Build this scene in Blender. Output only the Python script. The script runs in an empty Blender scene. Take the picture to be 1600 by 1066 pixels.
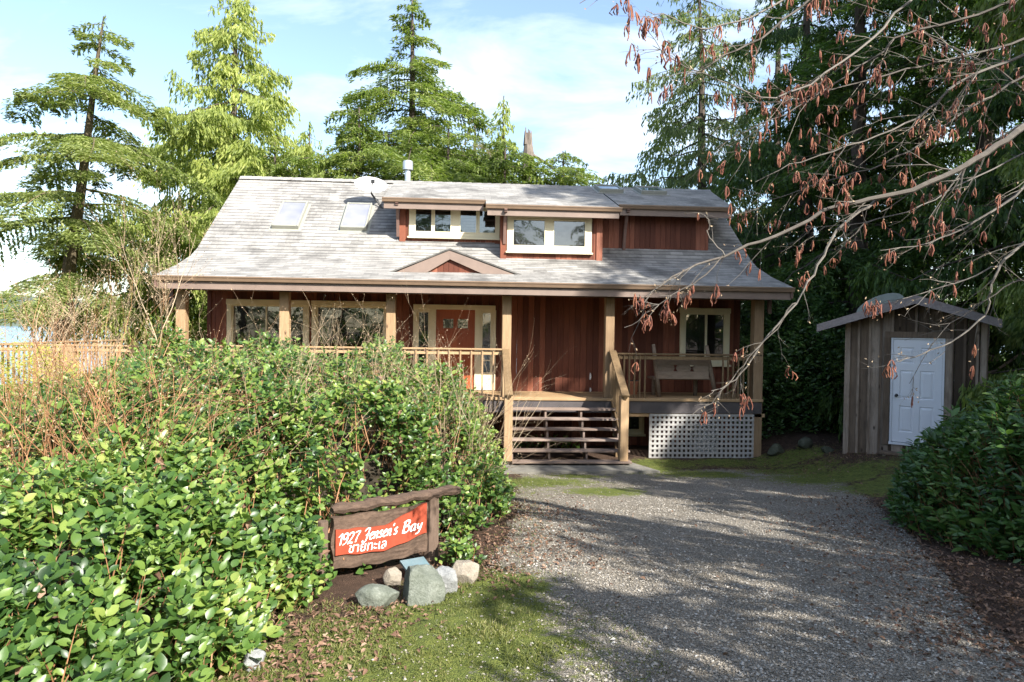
import bpy, math, random
import numpy as np
from mathutils import Vector, Matrix
rad=math.radians
random.seed(7); RNG=np.random.default_rng(11)
S=bpy.context.scene; COL=S.collection
# ------------------------------------------------------------------ camera model
FP=1067.0; CAM=np.array([0,0,2.8])
def cam_axes(yaw,pitch,roll):
    y,p,r=rad(yaw),rad(pitch),rad(roll)
    F=np.array([math.sin(y)*math.cos(p),math.cos(y)*math.cos(p),math.sin(p)])
    R0=np.array([math.cos(y),-math.sin(y),0]); U0=np.cross(R0,F)
    return F,R0*math.cos(r)+U0*math.sin(r),U0*math.cos(r)-R0*math.sin(r)
CF,CR,CU=cam_axes(4,-1.0,0.85)
def ray(px,py): return CF+CR*(px-800)/FP+CU*(533-py)/FP
def at(px,py,X=None,Y=None,Z=None,D=None):
    d=ray(px,py)
    if Y is not None: t=(Y-CAM[1])/d[1]
    elif X is not None: t=(X-CAM[0])/d[0]
    elif D is not None: t=D
    else: t=(Z-CAM[2])/d[2]
    return CAM+d*t
cam=bpy.data.cameras.new('camera'); co=bpy.data.objects.new('camera',cam); COL.objects.link(co); S.camera=co
cam.sensor_width=36; cam.lens=FP/1600*36; cam.clip_end=9000; cam.clip_start=0.05
co.matrix_world=Matrix(((CR[0],CU[0],-CF[0],CAM[0]),(CR[1],CU[1],-CF[1],CAM[1]),(CR[2],CU[2],-CF[2],CAM[2]),(0,0,0,1)))
# ------------------------------------------------------------------ noise
def _h(i,j,s):
    n=(i*374761393+j*668265263+s*974634777)&0xffffffff
    n=((n^(n>>13))*1274126177)&0xffffffff
    return ((n^(n>>16))&0xffff)/65535.0
def vn(x,y,s=0):
    x=np.asarray(x,float);y=np.asarray(y,float)
    i=np.floor(x).astype(np.int64);j=np.floor(y).astype(np.int64);u=x-i;v=y-j
    u=u*u*(3-2*u);v=v*v*(3-2*v)
    return (_h(i,j,s)*(1-u)+_h(i+1,j,s)*u)*(1-v)+(_h(i,j+1,s)*(1-u)+_h(i+1,j+1,s)*u)*v
def fbm(x,y,s=0,o=4):
    r=0;a=.5
    for k in range(o): r=r+a*vn(np.asarray(x)*2**k,np.asarray(y)*2**k,s+k);a*=.5
    return r
def sstep(a,b,x):
    t=np.clip((np.asarray(x,float)-a)/(b-a),0,1);return t*t*(3-2*t)
# ------------------------------------------------------------------ ground height
def gz(x,y):
    x=np.asarray(x,float);y=np.asarray(y,float)
    z=np.where(y<13.3,1.2-0.09*y,0.003*(13.3-y))
    z=np.where(y<-6,1.74+0*y,z)
    z=z+.38*sstep(6.3,8.2,x)*sstep(8,12.5,y)+1.2*sstep(10,22,x)
    z=z-.10*np.maximum(0,y-25)-.06*np.maximum(0,-x-9.5)
    z=np.maximum(z,-11.5-.02*0*y)
    amp=.05+.5*sstep(10,40,np.abs(x))
    z=z+(fbm(x*.6,y*.6,3)-.47)*amp*.9+(fbm(x*4,y*4,9)-.47)*.03
    return z
def ghit(px,py):
    d=ray(px,py);t=2.0
    for _ in range(400):
        P=CAM+d*t
        if P[2]<gz(P[0],P[1]): break
        t+=.05
    return P
# ------------------------------------------------------------------ objects
BASE={}
def thing(name,label,cat,loc=(0,0,0),rotz=0,group=None,local=False):
    o=bpy.data.objects.new(name,None);COL.objects.link(o);o.empty_display_size=.2
    o.location=loc;o.rotation_euler=(0,0,rotz);o['label']=label;o['category']=cat
    if group:o['group']=group
    BASE[o.name]=np.zeros(3) if local else np.array(loc,float)
    return o
def tag(o,label=None,cat=None,group=None,kind=None):
    if label:o['label']=label
    if cat:o['category']=cat
    if group:o['group']=group
    if kind:o['kind']=kind
    return o
def npmesh(name,V,loops,sizes,mat,uv=None,smooth=False,midx=None,attr=None):
    me=bpy.data.meshes.new(name);V=np.asarray(V,np.float32)
    me.vertices.add(len(V));me.vertices.foreach_set('co',V.ravel())
    loops=np.asarray(loops,np.int32);sizes=np.asarray(sizes,np.int32)
    me.loops.add(len(loops));me.loops.foreach_set('vertex_index',loops)
    st=np.concatenate([[0],np.cumsum(sizes)[:-1]]).astype(np.int32)
    me.polygons.add(len(sizes));me.polygons.foreach_set('loop_start',st)
    try: me.polygons.foreach_set('loop_total',sizes)
    except Exception: pass
    me.polygons.foreach_set('use_smooth',np.full(len(sizes),bool(smooth)))
    if uv is not None:
        l=me.uv_layers.new(name='UVMap');l.data.foreach_set('uv',np.asarray(uv,np.float32).ravel())
    if attr:
        for k,a in attr.items():
            at_=me.attributes.new(k,'FLOAT','POINT');at_.data.foreach_set('value',np.asarray(a,np.float32))
    for m in (mat if isinstance(mat,(list,tuple)) else [mat]): me.materials.append(m)
    if midx is not None: me.polygons.foreach_set('material_index',np.asarray(midx,np.int32))
    me.update(calc_edges=True);me.validate()
    return me
class MB:
    def __init__(s): s.V=[];s.L=[];s.S=[];s.n=0;s.UV=[];s.useuv=False;s.sm=False
    def add(s,V,F,uv=None):
        V=np.asarray(V,float);b=s.n;s.V.append(V);s.n+=len(V)
        for f in F: s.L.append(np.asarray(f)+b);s.S.append([len(f)])
        if uv is not None: s.useuv=True
        s.UV.append(np.asarray(uv) if uv is not None else np.zeros((sum(len(f) for f in F),2)))
        return s
    def addq(s,V,Q):
        V=np.asarray(V,float);Q=np.asarray(Q);s.V.append(V);s.L.append((Q+s.n).ravel());s.S.append(np.full(len(Q),Q.shape[1]));s.n+=len(V)
        s.UV.append(np.zeros((Q.size,2)));return s
    def box(s,x0,x1,y0,y1,z0,z1,M=None):
        V=np.array([(x,y,z) for z in(z0,z1) for y in(y0,y1) for x in(x0,x1)],float)
        if M is not None: V=V@np.asarray(M[0]).T+np.asarray(M[1])
        return s.add(V,[(0,2,3,1),(4,5,7,6),(0,1,5,4),(2,6,7,3),(0,4,6,2),(1,3,7,5)])
    def bbox(s,x0,x1,y0,y1,z0,z1,b=.006,M=None):   # box with chamfered long edges
        # octagonal-ish: chamfer all vertical-in-view edges by building an 8-gon prism along the longest axis
        d=[x1-x0,y1-y0,z1-z0];k=int(np.argmax(d));a=[i for i in range(3) if i!=k]
        lo=[x0,y0,z0];hi=[x1,y1,z1];b=min(b,.3*min(d[a[0]],d[a[1]]))
        p0,p1=lo[a[0]],hi[a[0]];q0,q1=lo[a[1]],hi[a[1]]
        ring=[(p0+b,q0),(p1-b,q0),(p1,q0+b),(p1,q1-b),(p1-b,q1),(p0+b,q1),(p0,q1-b),(p0,q0+b)]
        V=[]
        for e in (lo[k],hi[k]):
            for (p,q) in ring:
                v=[0,0,0];v[k]=e;v[a[0]]=p;v[a[1]]=q;V.append(v)
        V=np.array(V,float)
        if M is not None: V=V@np.asarray(M[0]).T+np.asarray(M[1])
        F=[(i,(i+1)%8,8+(i+1)%8,8+i) for i in range(8)]+[tuple(range(7,-1,-1)),tuple(range(8,16))]
        if k==1: F=[f[::-1] for f in F]
        return s.add(V,F)
    def tube(s,P,r,n=6,caps=True,squash=1):
        P=np.asarray(P,float);m=len(P);r=np.broadcast_to(np.asarray(r,float),(m,))
        T=np.gradient(P,axis=0);T/=np.linalg.norm(T,axis=1)[:,None]+1e-9
        ref=np.array([0,0,1.]) if abs(T[0][2])<.9 else np.array([1.,0,0])
        A=np.cross(T,ref);A/=np.linalg.norm(A,axis=1)[:,None]+1e-9;B=np.cross(T,A)
        th=np.arange(n)*2*math.pi/n
        V=(P[:,None]+r[:,None,None]*(np.cos(th)[None,:,None]*A[:,None]+squash*np.sin(th)[None,:,None]*B[:,None])).reshape(-1,3)
        i=np.arange(m-1)[:,None]*n;j=np.arange(n)[None];k=(j+1)%n
        Q=np.stack([i+j,i+k,i+n+k,i+n+j],-1).reshape(-1,4)
        s.addq(V,Q)
        if caps and n>2:
            b=s.n-len(V);s.L.append(np.arange(n)[::-1]+b);s.S.append([n]);s.L.append(np.arange(n)+b+(m-1)*n);s.S.append([n]);s.UV.append(np.zeros((2*n,2)))
        return s
    def prism(s,poly,y0,y1,M=None,axes='xz'):   # polygon in (a,b) extruded along third axis
        V=[]
        for y in (y0,y1):
            for a,b in poly: V.append((a,y,b) if axes=='xz' else ((y,a,b) if axes=='yz' else (a,b,y)))
        V=np.array(V,float);n=len(poly)
        if M is not None: V=V@np.asarray(M[0]).T+np.asarray(M[1])
        F=[(i,(i+1)%n,n+(i+1)%n,n+i) for i in range(n)]+[tuple(range(n))[::-1],tuple(range(n,2*n))]
        return s.add(V,F)
    def build(s,name,mat,parent=None,label=None,smooth=False,local=False):
        V=np.concatenate(s.V) if s.V else np.zeros((0,3))
        b=np.zeros(3)
        if parent is not None: b=BASE.get(parent.name,np.zeros(3))
        V=V-b
        me=npmesh(name,V,np.concatenate([np.ravel(l) for l in s.L]),np.concatenate([np.ravel(x) for x in s.S]),mat,uv=(np.concatenate(s.UV) if s.useuv else None),smooth=smooth or s.sm)
        o=bpy.data.objects.new(name,me);COL.objects.link(o)
        if parent is not None: o.parent=parent
        BASE[o.name]=b
        if label:o['label']=label
        return o
# ------------------------------------------------------------------ materials
def mat(name): 
    m=bpy.data.materials.new(name);m.use_nodes=True;nt=m.node_tree;nt.nodes.clear();return m,nt
class NT:
    def __init__(s,nt): s.nt=nt
    def n(s,t,ins=None,**k):
        nd=s.nt.nodes.new(t)
        for a,b in k.items(): setattr(nd,a,b)
        for a,b in (ins or {}).items():
            if isinstance(b,bpy.types.NodeSocket): s.nt.links.new(b,nd.inputs[a])
            else: nd.inputs[a].default_value=b
        return nd
    def ramp(s,fac,stops,interp='LINEAR'):
        r=s.n('ShaderNodeValToRGB',{'Fac':fac});cr=r.color_ramp;cr.interpolation=interp
        while len(cr.elements)<len(stops): cr.elements.new(.5)
        for e,(p,c) in zip(cr.elements,stops): e.position=p;e.color=(*c,1) if len(c)==3 else (c[0],)*3+(1,)
        return r.outputs['Color']
    def mix(s,f,a,b,mode='MIX'):
        m=s.n('ShaderNodeMix',data_type='RGBA',blend_type=mode)
        for i,v in ((0,f),(6,a),(7,b)):
            if isinstance(v,bpy.types.NodeSocket): s.nt.links.new(v,m.inputs[i])
            else: m.inputs[i].default_value=(*v,1) if isinstance(v,tuple) and len(v)==3 else v
        return m.outputs[2]
    def math(s,op,a,b=0.0,c=None,clamp=False):
        m=s.n('ShaderNodeMath',operation=op,use_clamp=clamp)
        for i,v in ((0,a),(1,b),(2,c)):
            if v is None: continue
            if isinstance(v,bpy.types.NodeSocket): s.nt.links.new(v,m.inputs[i])
            else: m.inputs[i].default_value=v
        return m.outputs[0]
    def noise(s,vec,scale,detail=4,rough=.6,dist=0): 
        return s.n('ShaderNodeTexNoise',{'Vector':vec,'Scale':scale,'Detail':detail,'Roughness':rough,'Distortion':dist}).outputs['Fac']
    def mapv(s,vec,scale): return s.n('ShaderNodeMapping',{'Vector':vec,'Scale':scale}).outputs[0]
    def coord(s,w='Object'): return s.n('ShaderNodeTexCoord').outputs[w]
    def pos(s): return s.n('ShaderNodeNewGeometry').outputs['Position']
    def rnd(s): return s.n('ShaderNodeNewGeometry').outputs['Random Per Island']
    def bump(s,h,strength=.4,dist=.01,nrm=None):
        b=s.n('ShaderNodeBump',{'Height':h,'Strength':strength,'Distance':dist})
        if nrm is not None: s.nt.links.new(nrm,b.inputs['Normal'])
        return b.outputs[0]
    def out(s,col,rough=.6,nrm=None,metal=0,spec=.5,extra=None):
        ins={'Base Color':col if isinstance(col,bpy.types.NodeSocket) else (*col,1),'Roughness':rough,'Metallic':metal,'Specular IOR Level':spec}
        if nrm is not None: ins['Normal']=nrm
        ins.update(extra or {})
        p=s.n('ShaderNodeBsdfPrincipled',ins)
        s.n('ShaderNodeOutputMaterial',{'Surface':p.outputs[0]});return p
def wood(name,c1,c2,c3=None,grain=(14,14,1.2),rough=.75,isl=.5,bump=.35,knots=False,stain=None):
    m,nt=mat(name);N=NT(nt);v=N.pos()
    r=N.rnd()
    off=N.n('ShaderNodeVectorMath',{0:v,1:(0,0,0)},operation='ADD')
    cv=N.n('ShaderNodeCombineXYZ',{'X':N.math('MULTIPLY',r,37.),'Y':N.math('MULTIPLY',r,11.),'Z':N.math('MULTIPLY',r,53.)}).outputs[0]
    nt.links.new(cv,off.inputs[1]);v=off.outputs[0]
    g=N.noise(N.mapv(v,grain),3,6,.65,.6)
    big=N.noise(v,1.3,3,.5)
    f=N.math('ADD',N.math('MULTIPLY',g,.7),N.math('MULTIPLY',N.math('SUBTRACT',r,.5),isl))
    f=N.math('ADD',f,N.math('MULTIPLY',N.math('SUBTRACT',big,.5),.5))
    stops=[(.15,c1),(.62,c2)]+([(.9,c3)] if c3 else [])
    col=N.ramp(f,stops)
    if knots:
        vo=N.n('ShaderNodeTexVoronoi',{'Vector':N.mapv(v,(4.5,4.5,2.2)),'Scale':1.,'Randomness':1.},feature='F1').outputs['Distance']
        k=N.ramp(vo,[(.05,(1,)),(.13,(0,))]);col=N.mix(k,col,(c1[0]*.35,c1[1]*.3,c1[2]*.28))
    if stain:
        st=N.ramp(N.noise(N.mapv(N.pos(),(1,1,.35)),2.2,5,.7),[(.5,(0,)),(.72,(1,))]);col=N.mix(N.math('MULTIPLY',st,stain[1]),col,stain[0])
    fine=N.noise(N.mapv(v,tuple(a*4 for a in grain)),3,4,.7)
    N.out(col,rough,N.bump(N.math('ADD',g,N.math('MULTIPLY',fine,.5)),bump,.006),spec=.3);return m
def plain(name,c,rough=.5,var=.12,scale=6,metal=0,bump=.1,spec=.5):
    m,nt=mat(name);N=NT(nt);v=N.pos();a=N.noise(v,scale,5,.65);
    col=N.ramp(a,[(.3,tuple(x*(1-var) for x in c)),(.7,tuple(min(1,x*(1+var)) for x in c))])
    N.out(col,rough,N.bump(N.noise(v,scale*12,3),bump,.004),metal,spec);return m
def leaf(name,cols,rough=.5,trans=.3,nscale=.6,spec=.5,tcol=None):
    m,nt=mat(name);N=NT(nt);r=N.rnd();big=N.noise(N.pos(),nscale,3,.6)
    f=N.math('ADD',N.math('MULTIPLY',r,.55),N.math('MULTIPLY',N.math('SUBTRACT',big,.28),1.0))
    k=len(cols);col=N.ramp(f,[(i/(k-1)*.86+.04,c) for i,c in enumerate(cols)])
    p=N.n('ShaderNodeBsdfPrincipled',{'Base Color':col,'Roughness':rough,'Specular IOR Level':spec})
    t=N.n('ShaderNodeBsdfTranslucent',{'Color':N.mix(1.,col,tcol or (1.5,1.7,.8),'MULTIPLY')})
    mx=N.n('ShaderNodeMixShader',{0:trans,1:p.outputs[0],2:t.outputs[0]})
    N.n('ShaderNodeOutputMaterial',{'Surface':mx.outputs[0]});return m
M={}
M['siding']=wood('red_stained_siding',(.10,.029,.015),(.21,.068,.036),(.32,.13,.08),(10,10,.7),.65,.75,.3,knots=False)
M['cedar']=wood('tan_cedar',(.25,.155,.08),(.42,.29,.165),(.52,.40,.26),(12,12,1.0),.7,.3,.3,knots=True)
M['cedar_h']=wood('tan_cedar_rail',(.26,.16,.08),(.45,.31,.17),(.55,.42,.27),(1.0,12,12),.7,.3,.3)
M['weather']=wood('weathered_stair_wood',(.16,.115,.09),(.32,.245,.20),(.43,.355,.30),(1.0,12,12),.8,.3,.4)
M['railwood']=wood('darker_rail_wood',(.11,.07,.035),(.23,.155,.08),(.33,.24,.14),(6,6,1.4),.75,.3,.4)  # darker wood for the right railing, handrails and deck supports
M['brownpaint']=plain('brown_trim_paint',(.16,.095,.075),.5,.15,3)
M['pinkbrown']=plain('mauve_brown_fascia',(.20,.145,.115),.55,.12,3)
M['gutter']=plain('tan_brown_gutter',(.22,.15,.10),.35,.12,5,0,.05)
M['rim']=plain('dark_mauve_rim_board',(.07,.06,.06),.55,.2,4)
M['cream']=plain('cream_window_paint',(.72,.64,.43),.5,.05,5)
M['door']=wood('orange_stained_door',(.27,.06,.02),(.42,.11,.035),(.5,.15,.05),(10,10,.8),.45,.2,.15)
M['white']=plain('white_door_paint',(.66,.67,.70),.35,.04,2,0,.04)
M['white2']=plain('white_plastic',(.8,.8,.78),.35,.04,2,0,.04)
M['black']=plain('black_metal',(.02,.02,.02),.4,.2)
M['galv']=plain('galvanised_pipe',(.55,.58,.6),.35,.08,6,.6)
M['lattice']=plain('grey_white_lattice',(.32,.305,.285),.7,.2,9)
M['shedwood']=wood('weathered_grey_boards',(.06,.04,.025),(.185,.132,.092),(.32,.255,.20),(13,13,.9),.85,1.0,.5,knots=True,stain=((.03,.022,.018),.6))
M['shedfascia']=wood('silvered_fascia_wood',(.16,.13,.12),(.30,.26,.25),(.4,.36,.35),(1.2,9,9),.8,.3,.4)
M['signwood']=wood('old_driftwood',(.035,.022,.016),(.15,.10,.07),(.42,.34,.27),(1.6,12,12),.85,.3,.9,stain=((.04,.028,.02),.6))
M['signpost']=wood('split_post_wood',(.07,.045,.03),(.17,.12,.09),(.26,.2,.16),(14,14,1.2),.85,.3,.8)
M['signred']=plain('orange_red_paint',(.29,.052,.024),.5,.12,10)
M['letter']=plain('white_letter_paint',(.85,.83,.8),.5,.03)
M['slate']=plain('blue_grey_solar_panel',(.12,.19,.21),.25,.1,8)
M['railpost']=wood('darker_post_wood',(.17,.105,.055),(.31,.21,.12),(.42,.31,.19),(12,12,1.0),.75,.3,.3)  # darker wood for the two right porch posts
M['oldwood']=wood('grey_bench_wood',(.14,.10,.07),(.30,.23,.17),(.42,.35,.27),(1.5,10,6),.8,.2,.5)
M['bark']=wood('grey_brown_bark',(.05,.04,.032),(.14,.11,.09),(.22,.19,.15),(9,9,1.8),.9,.2,1.0)
M['mossbark']=wood('mossy_bark',(.07,.055,.035),(.16,.13,.07),(.22,.22,.08),(7,7,2.5),.9,.4,1.0)
M['deadwood']=wood('pale_dead_wood',(.10,.08,.065),(.24,.20,.17),(.34,.29,.25),(6,6,1.),.9,.2,.8)
M['twig']=wood('pale_grey_twig',(.09,.078,.065),(.19,.17,.145),(.30,.28,.24),(5,5,5),.8,.5,.4)
M['redtwig']=wood('orange_brown_stem',(.20,.09,.04),(.34,.18,.09),(.42,.28,.16),(5,5,5),.75,.7,.3)
M['tantwig']=wood('tan_stem',(.26,.18,.11),(.40,.31,.20),(.5,.4,.3),(5,5,5),.8,.7,.3)
M['catkin']=leaf('reddish_brown_catkin',[(.12,.035,.022),(.21,.07,.04),(.30,.12,.06)],.7,.15,3)
M['dark']=plain('dark_interior',(.05,.04,.035),.8,.2)
M['interior']=plain('warm_interior_wall',(.30,.22,.15),.8,.1)
M['concrete']=plain('mossy_concrete',(.16,.15,.125),.85,.25,7,0,.6)
def glassmat(name,tr,tint=(.9,.95,1)):
    m,nt=mat(name);N=NT(nt)
    wav=N.bump(N.noise(N.pos(),1.4,2),.06,.05)
    g=N.n('ShaderNodeBsdfGlossy',{'Color':(*tint,1),'Roughness':.015,'Normal':wav})
    t=N.n('ShaderNodeBsdfTransparent',{'Color':(.75,.8,.8,1)}) 
    d=N.n('ShaderNodeBsdfPrincipled',{'Base Color':(.02,.02,.02,1),'Roughness':.1})
    fr=N.n('ShaderNodeFresnel',{'IOR':1.5,'Normal':wav}).outputs[0]
    a=N.n('ShaderNodeMixShader',{0:tr,1:d.outputs[0],2:t.outputs[0]})
    b=N.n('ShaderNodeMixShader',{0:N.math('ADD',N.math('MULTIPLY',fr,1.2),.05,clamp=True),1:a.outputs[0],2:g.outputs[0]})
    N.n('ShaderNodeOutputMaterial',{'Surface':b.outputs[0]});return m
M['glass']=glassmat('window_glass_clear',.8);M['glassd']=glassmat('window_glass_dark',.25)
# shingles (uses UV: u along eave, v up the slope, metres)
def shingle(name,c1,c2,stain):
    m,nt=mat(name);N=NT(nt);uv=N.coord('UV')
    b=N.n('ShaderNodeTexBrick',{'Vector':uv,'Color1':(.0,.0,.0,1),'Color2':(1,1,1,1),'Mortar':(.5,.5,.5,1),'Scale':1.,'Mortar Size':.006,'Mortar Smooth':.3,'Bias':0.,'Brick Width':.31,'Row Height':.16})
    b.offset=.5;b.offset_frequency=2;b.squash=1
    wob=N.noise(N.pos(),3,4)
    f=N.math('ADD',N.math('MULTIPLY',b.outputs['Color'],.26),N.math('MULTIPLY',N.noise(N.pos(),1.6,6,.7),.9))
    col=N.ramp(f,[(.35,c1),(.85,c2)])
    gr=N.noise(N.pos(),90,3,.7);col=N.mix(.5,col,N.mix(1.,col,N.ramp(gr,[(.3,(.55,)),(.7,(1.35,))]),'MULTIPLY'))
    s=N.ramp(N.noise(N.mapv(N.pos(),(.9,.5,1)),.9,6,.72),[(.5,(0,)),(.66,(1,))]);col=N.mix(N.math('MULTIPLY',s,.75),col,stain)
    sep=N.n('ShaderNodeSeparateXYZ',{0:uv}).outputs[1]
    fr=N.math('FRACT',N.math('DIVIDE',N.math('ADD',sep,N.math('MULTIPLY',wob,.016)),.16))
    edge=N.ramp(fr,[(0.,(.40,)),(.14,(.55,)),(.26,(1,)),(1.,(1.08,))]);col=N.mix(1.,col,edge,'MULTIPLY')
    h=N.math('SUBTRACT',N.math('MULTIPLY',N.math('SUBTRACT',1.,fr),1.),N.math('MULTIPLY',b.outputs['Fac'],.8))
    h=N.math('ADD',h,N.math('MULTIPLY',gr,.25))
    N.out(col,.9,N.bump(h,.9,.014),spec=.2);return m
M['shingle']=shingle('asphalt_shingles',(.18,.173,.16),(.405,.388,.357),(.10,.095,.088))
# ground
def groundmat():
    m,nt=mat('ground_gravel_moss');N=NT(nt);p=N.pos()
    A=lambda k:N.n('ShaderNodeAttribute',attribute_name=k).outputs['Fac']
    n1=N.noise(p,1.1,6,.7);n2=N.noise(p,9,5,.75);n3=N.noise(p,60,3,.6)
    v=N.n('ShaderNodeTexVoronoi',{'Vector':p,'Scale':85.,'Randomness':1.},feature='F1')
    v2=N.n('ShaderNodeTexVoronoi',{'Vector':p,'Scale':210.,'Randomness':1.},feature='F1')
    vs=N.n('ShaderNodeSeparateColor',{0:v.outputs['Color']}).outputs[0]
    vs2=N.n('ShaderNodeSeparateColor',{0:v2.outputs['Color']}).outputs[0]
    st=N.math('ADD',N.math('MULTIPLY',vs,.55),N.math('MULTIPLY',vs2,.45))
    grav=N.ramp(st,[(.15,(.15,.128,.10)),(.5,(.265,.235,.19)),(.74,(.345,.31,.255)),(.95,(.48,.455,.41))])
    grav=N.mix(N.ramp(n1,[(.42,(0,)),(.7,(.7,))]),grav,N.mix(1.,grav,(.62,.58,.5),'MULTIPLY'))
    dirt=N.ramp(N.math('ADD',N.math('MULTIPLY',n2,.6),N.math('MULTIPLY',n3,.4)),[(.3,(.035,.022,.015)),(.55,(.10,.062,.042)),(.75,(.19,.12,.085))])
    moss=N.ramp(N.math('ADD',N.math('MULTIPLY',n2,.6),N.math('MULTIPLY',n3,.4)),[(.3,(.05,.065,.02)),(.5,(.13,.16,.035)),(.7,(.26,.27,.06))])
    gm=N.math('ADD',A('grav'),N.math('MULTIPLY',N.math('SUBTRACT',n2,.5),1.1))
    col=N.mix(N.ramp(gm,[(.42,(0,)),(.58,(1,))]),dirt,grav)
    mm=N.math('ADD',A('moss'),N.math('ADD',N.math('MULTIPLY',N.math('SUBTRACT',n2,.5),1.5),N.math('MULTIPLY',N.math('SUBTRACT',n1,.5),.7)))
    mf=N.ramp(mm,[(.5,(0,)),(.72,(1,))]);col=N.mix(mf,col,moss)
    h=N.math('ADD',N.math('MULTIPLY',v.outputs['Distance'],-1.2),N.math('MULTIPLY',n3,.8))
    h=N.math('ADD',h,N.math('MULTIPLY',v2.outputs['Distance'],-.5))
    N.out(col,.92,N.bump(h,.9,.02),spec=.2);return m
M['ground']=groundmat()
def rockmat(name,c1,c2,c3):
    m,nt=mat(name);N=NT(nt);p=N.pos();a=N.noise(p,7,7,.75);b=N.noise(p,70,4,.7)
    col=N.ramp(N.math('ADD',N.math('MULTIPLY',a,.65),N.math('MULTIPLY',b,.35)),[(.3,c1),(.52,c2),(.7,c3)])
    N.out(col,.85,N.bump(N.math('ADD',a,N.math('MULTIPLY',b,.35)),.8,.03),spec=.25);return m
M['rock1']=rockmat('greenish_boulder',(.065,.075,.055),(.15,.165,.135),(.26,.275,.24))
M['rock2']=rockmat('pale_granite',(.14,.145,.145),(.27,.275,.27),(.42,.42,.40))
M['rock4']=rockmat('dark_mossy_rock',(.03,.035,.022),(.07,.075,.05),(.13,.13,.10))
M['rock3']=rockmat('tan_rock',(.13,.11,.08),(.27,.235,.185),(.38,.34,.28))
M['pebble']=None
m,nt=mat('loose_gravel_stones');N=NT(nt)
N.out(N.ramp(N.rnd(),[(0.,(.13,.112,.088)),(.5,(.255,.228,.188)),(.9,(.36,.33,.285)),(1.,(.48,.46,.42))]),.85,spec=.2);M['pebble']=m
# foliage
M['salal']=leaf('salal_leaf',[(.018,.042,.012),(.04,.09,.02),(.08,.15,.03),(.17,.25,.05),(.30,.33,.09)],.38,.3,1.3,.45)
M['rhodo']=leaf('dark_glossy_leaf',[(.018,.045,.013),(.038,.088,.02),(.07,.14,.032),(.17,.25,.065)],.36,.25,1.1,.5)
M['hem']=leaf('hemlock_needles',[(.065,.10,.028),(.12,.17,.04),(.20,.25,.06),(.30,.33,.10)],.6,.42,.5)
M['hempale']=leaf('washed_out_hemlock_needles',[(.09,.12,.04),(.15,.19,.055),(.23,.27,.08),(.33,.35,.13)],.6,.42,.5)  # hemlock needles lightened: overexposed, washed-out light put into the colour
M['hemdark']=leaf('dark_conifer_needles',[(.022,.046,.011),(.042,.084,.017),(.08,.14,.026),(.15,.22,.045)],.6,.35,.5)
M['hemblue']=leaf('grey_green_conifer',[(.06,.09,.035),(.10,.14,.05),(.16,.20,.07),(.24,.27,.10)],.6,.4,.5)
M['cedarY']=leaf('yellow_green_cedar',[(.13,.17,.04),(.21,.26,.06),(.30,.34,.08),(.38,.40,.12)],.6,.42,.5)
M['golden']=leaf('golden_foliage',[(.18,.20,.03),(.32,.32,.05),(.45,.42,.08)],.6,.35,.7)
M['greyfol']=leaf('lichen_grey_foliage',[(.14,.13,.08),(.22,.20,.12),(.30,.27,.16)],.7,.3,.7)
M['dead']=leaf('dead_leaf',[(.055,.03,.018),(.12,.062,.038),(.20,.115,.07),(.34,.23,.16)],.8,.1,3)
M['grass']=leaf('grass_blade',[(.045,.06,.018),(.09,.11,.026),(.16,.175,.04),(.26,.24,.10)],.6,.3,2)
# ================================================================== HOUSE
house=thing('wooden_house','red stained wooden house with brown shingle roof, dormers and raised front porch','house',(0.3,16.5,0))
PR=[(14.35,3.79),(15.4,4.09),(16.2,4.38),(16.6,4.6),(17.1,5.0),(19.65,6.93)]
def roofz(y):
    return float(np.interp(y,[a for a,_ in PR],[b for _,b in PR]))
XL,XR=-6.3,7.1
def roof_sheet(mb,prof,x0,x1,th=.07,nx=1,x1b=None):
    # prof list (y,z); x range; x1b: right x at each profile point
    s=0;ss=[0]
    for (a,b),(c,d) in zip(prof,prof[1:]): s+=math.hypot(c-a,d-b);ss.append(s)
    for i,((a,b),(c,d)) in enumerate(zip(prof,prof[1:])):
        xa,xb=(x1b[i],x1b[i+1]) if x1b else (x1,x1)
        V=[(x0,a,b),(xa,a,b),(xb,c,d),(x0,c,d)]
        mb.add(V,[(0,1,2,3)],[(x0,ss[i]),(xa,ss[i]),(xb,ss[i+1]),(x0,ss[i+1])])
    # underside + edges
    n=len(prof)
    V=[];
    for i,(a,b) in enumerate(prof):
        xr=x1b[i] if x1b else x1
        V+=[(x0,a,b),(xr,a,b),(x0,a,b-th),(xr,a,b-th)]
    F=[]
    for i in range(n-1):
        k=4*i
        F+=[(k+2,k+6,k+7,k+3),(k,k+4,k+6,k+2),(k+1,k+3,k+7,k+5)]
    F+=[(0,2,3,1),(4*n-4,4*n-3,4*n-1,4*n-2)]
    mb.add(V,F,np.zeros((4*len(F),2)))
mb=MB();roof_sheet(mb,PR,XL,XR)
# back slope (its own profile so the ridge meets)
back=[(25.2,3.1),(19.66,6.93)]
s0=math.hypot(5.54,3.83)
mb.add([(XR,25.2,3.1),(XL,25.2,3.1),(XL,19.66,6.93),(XR,19.66,6.93)],[(0,1,2,3)],[(0,0),(13.4,0),(13.4,s0),(0,s0)])
mb.add([(XR,25.2,3.02),(XL,25.2,3.02),(XL,19.66,6.86),(XR,19.66,6.86)],[(3,2,1,0)])
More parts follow.
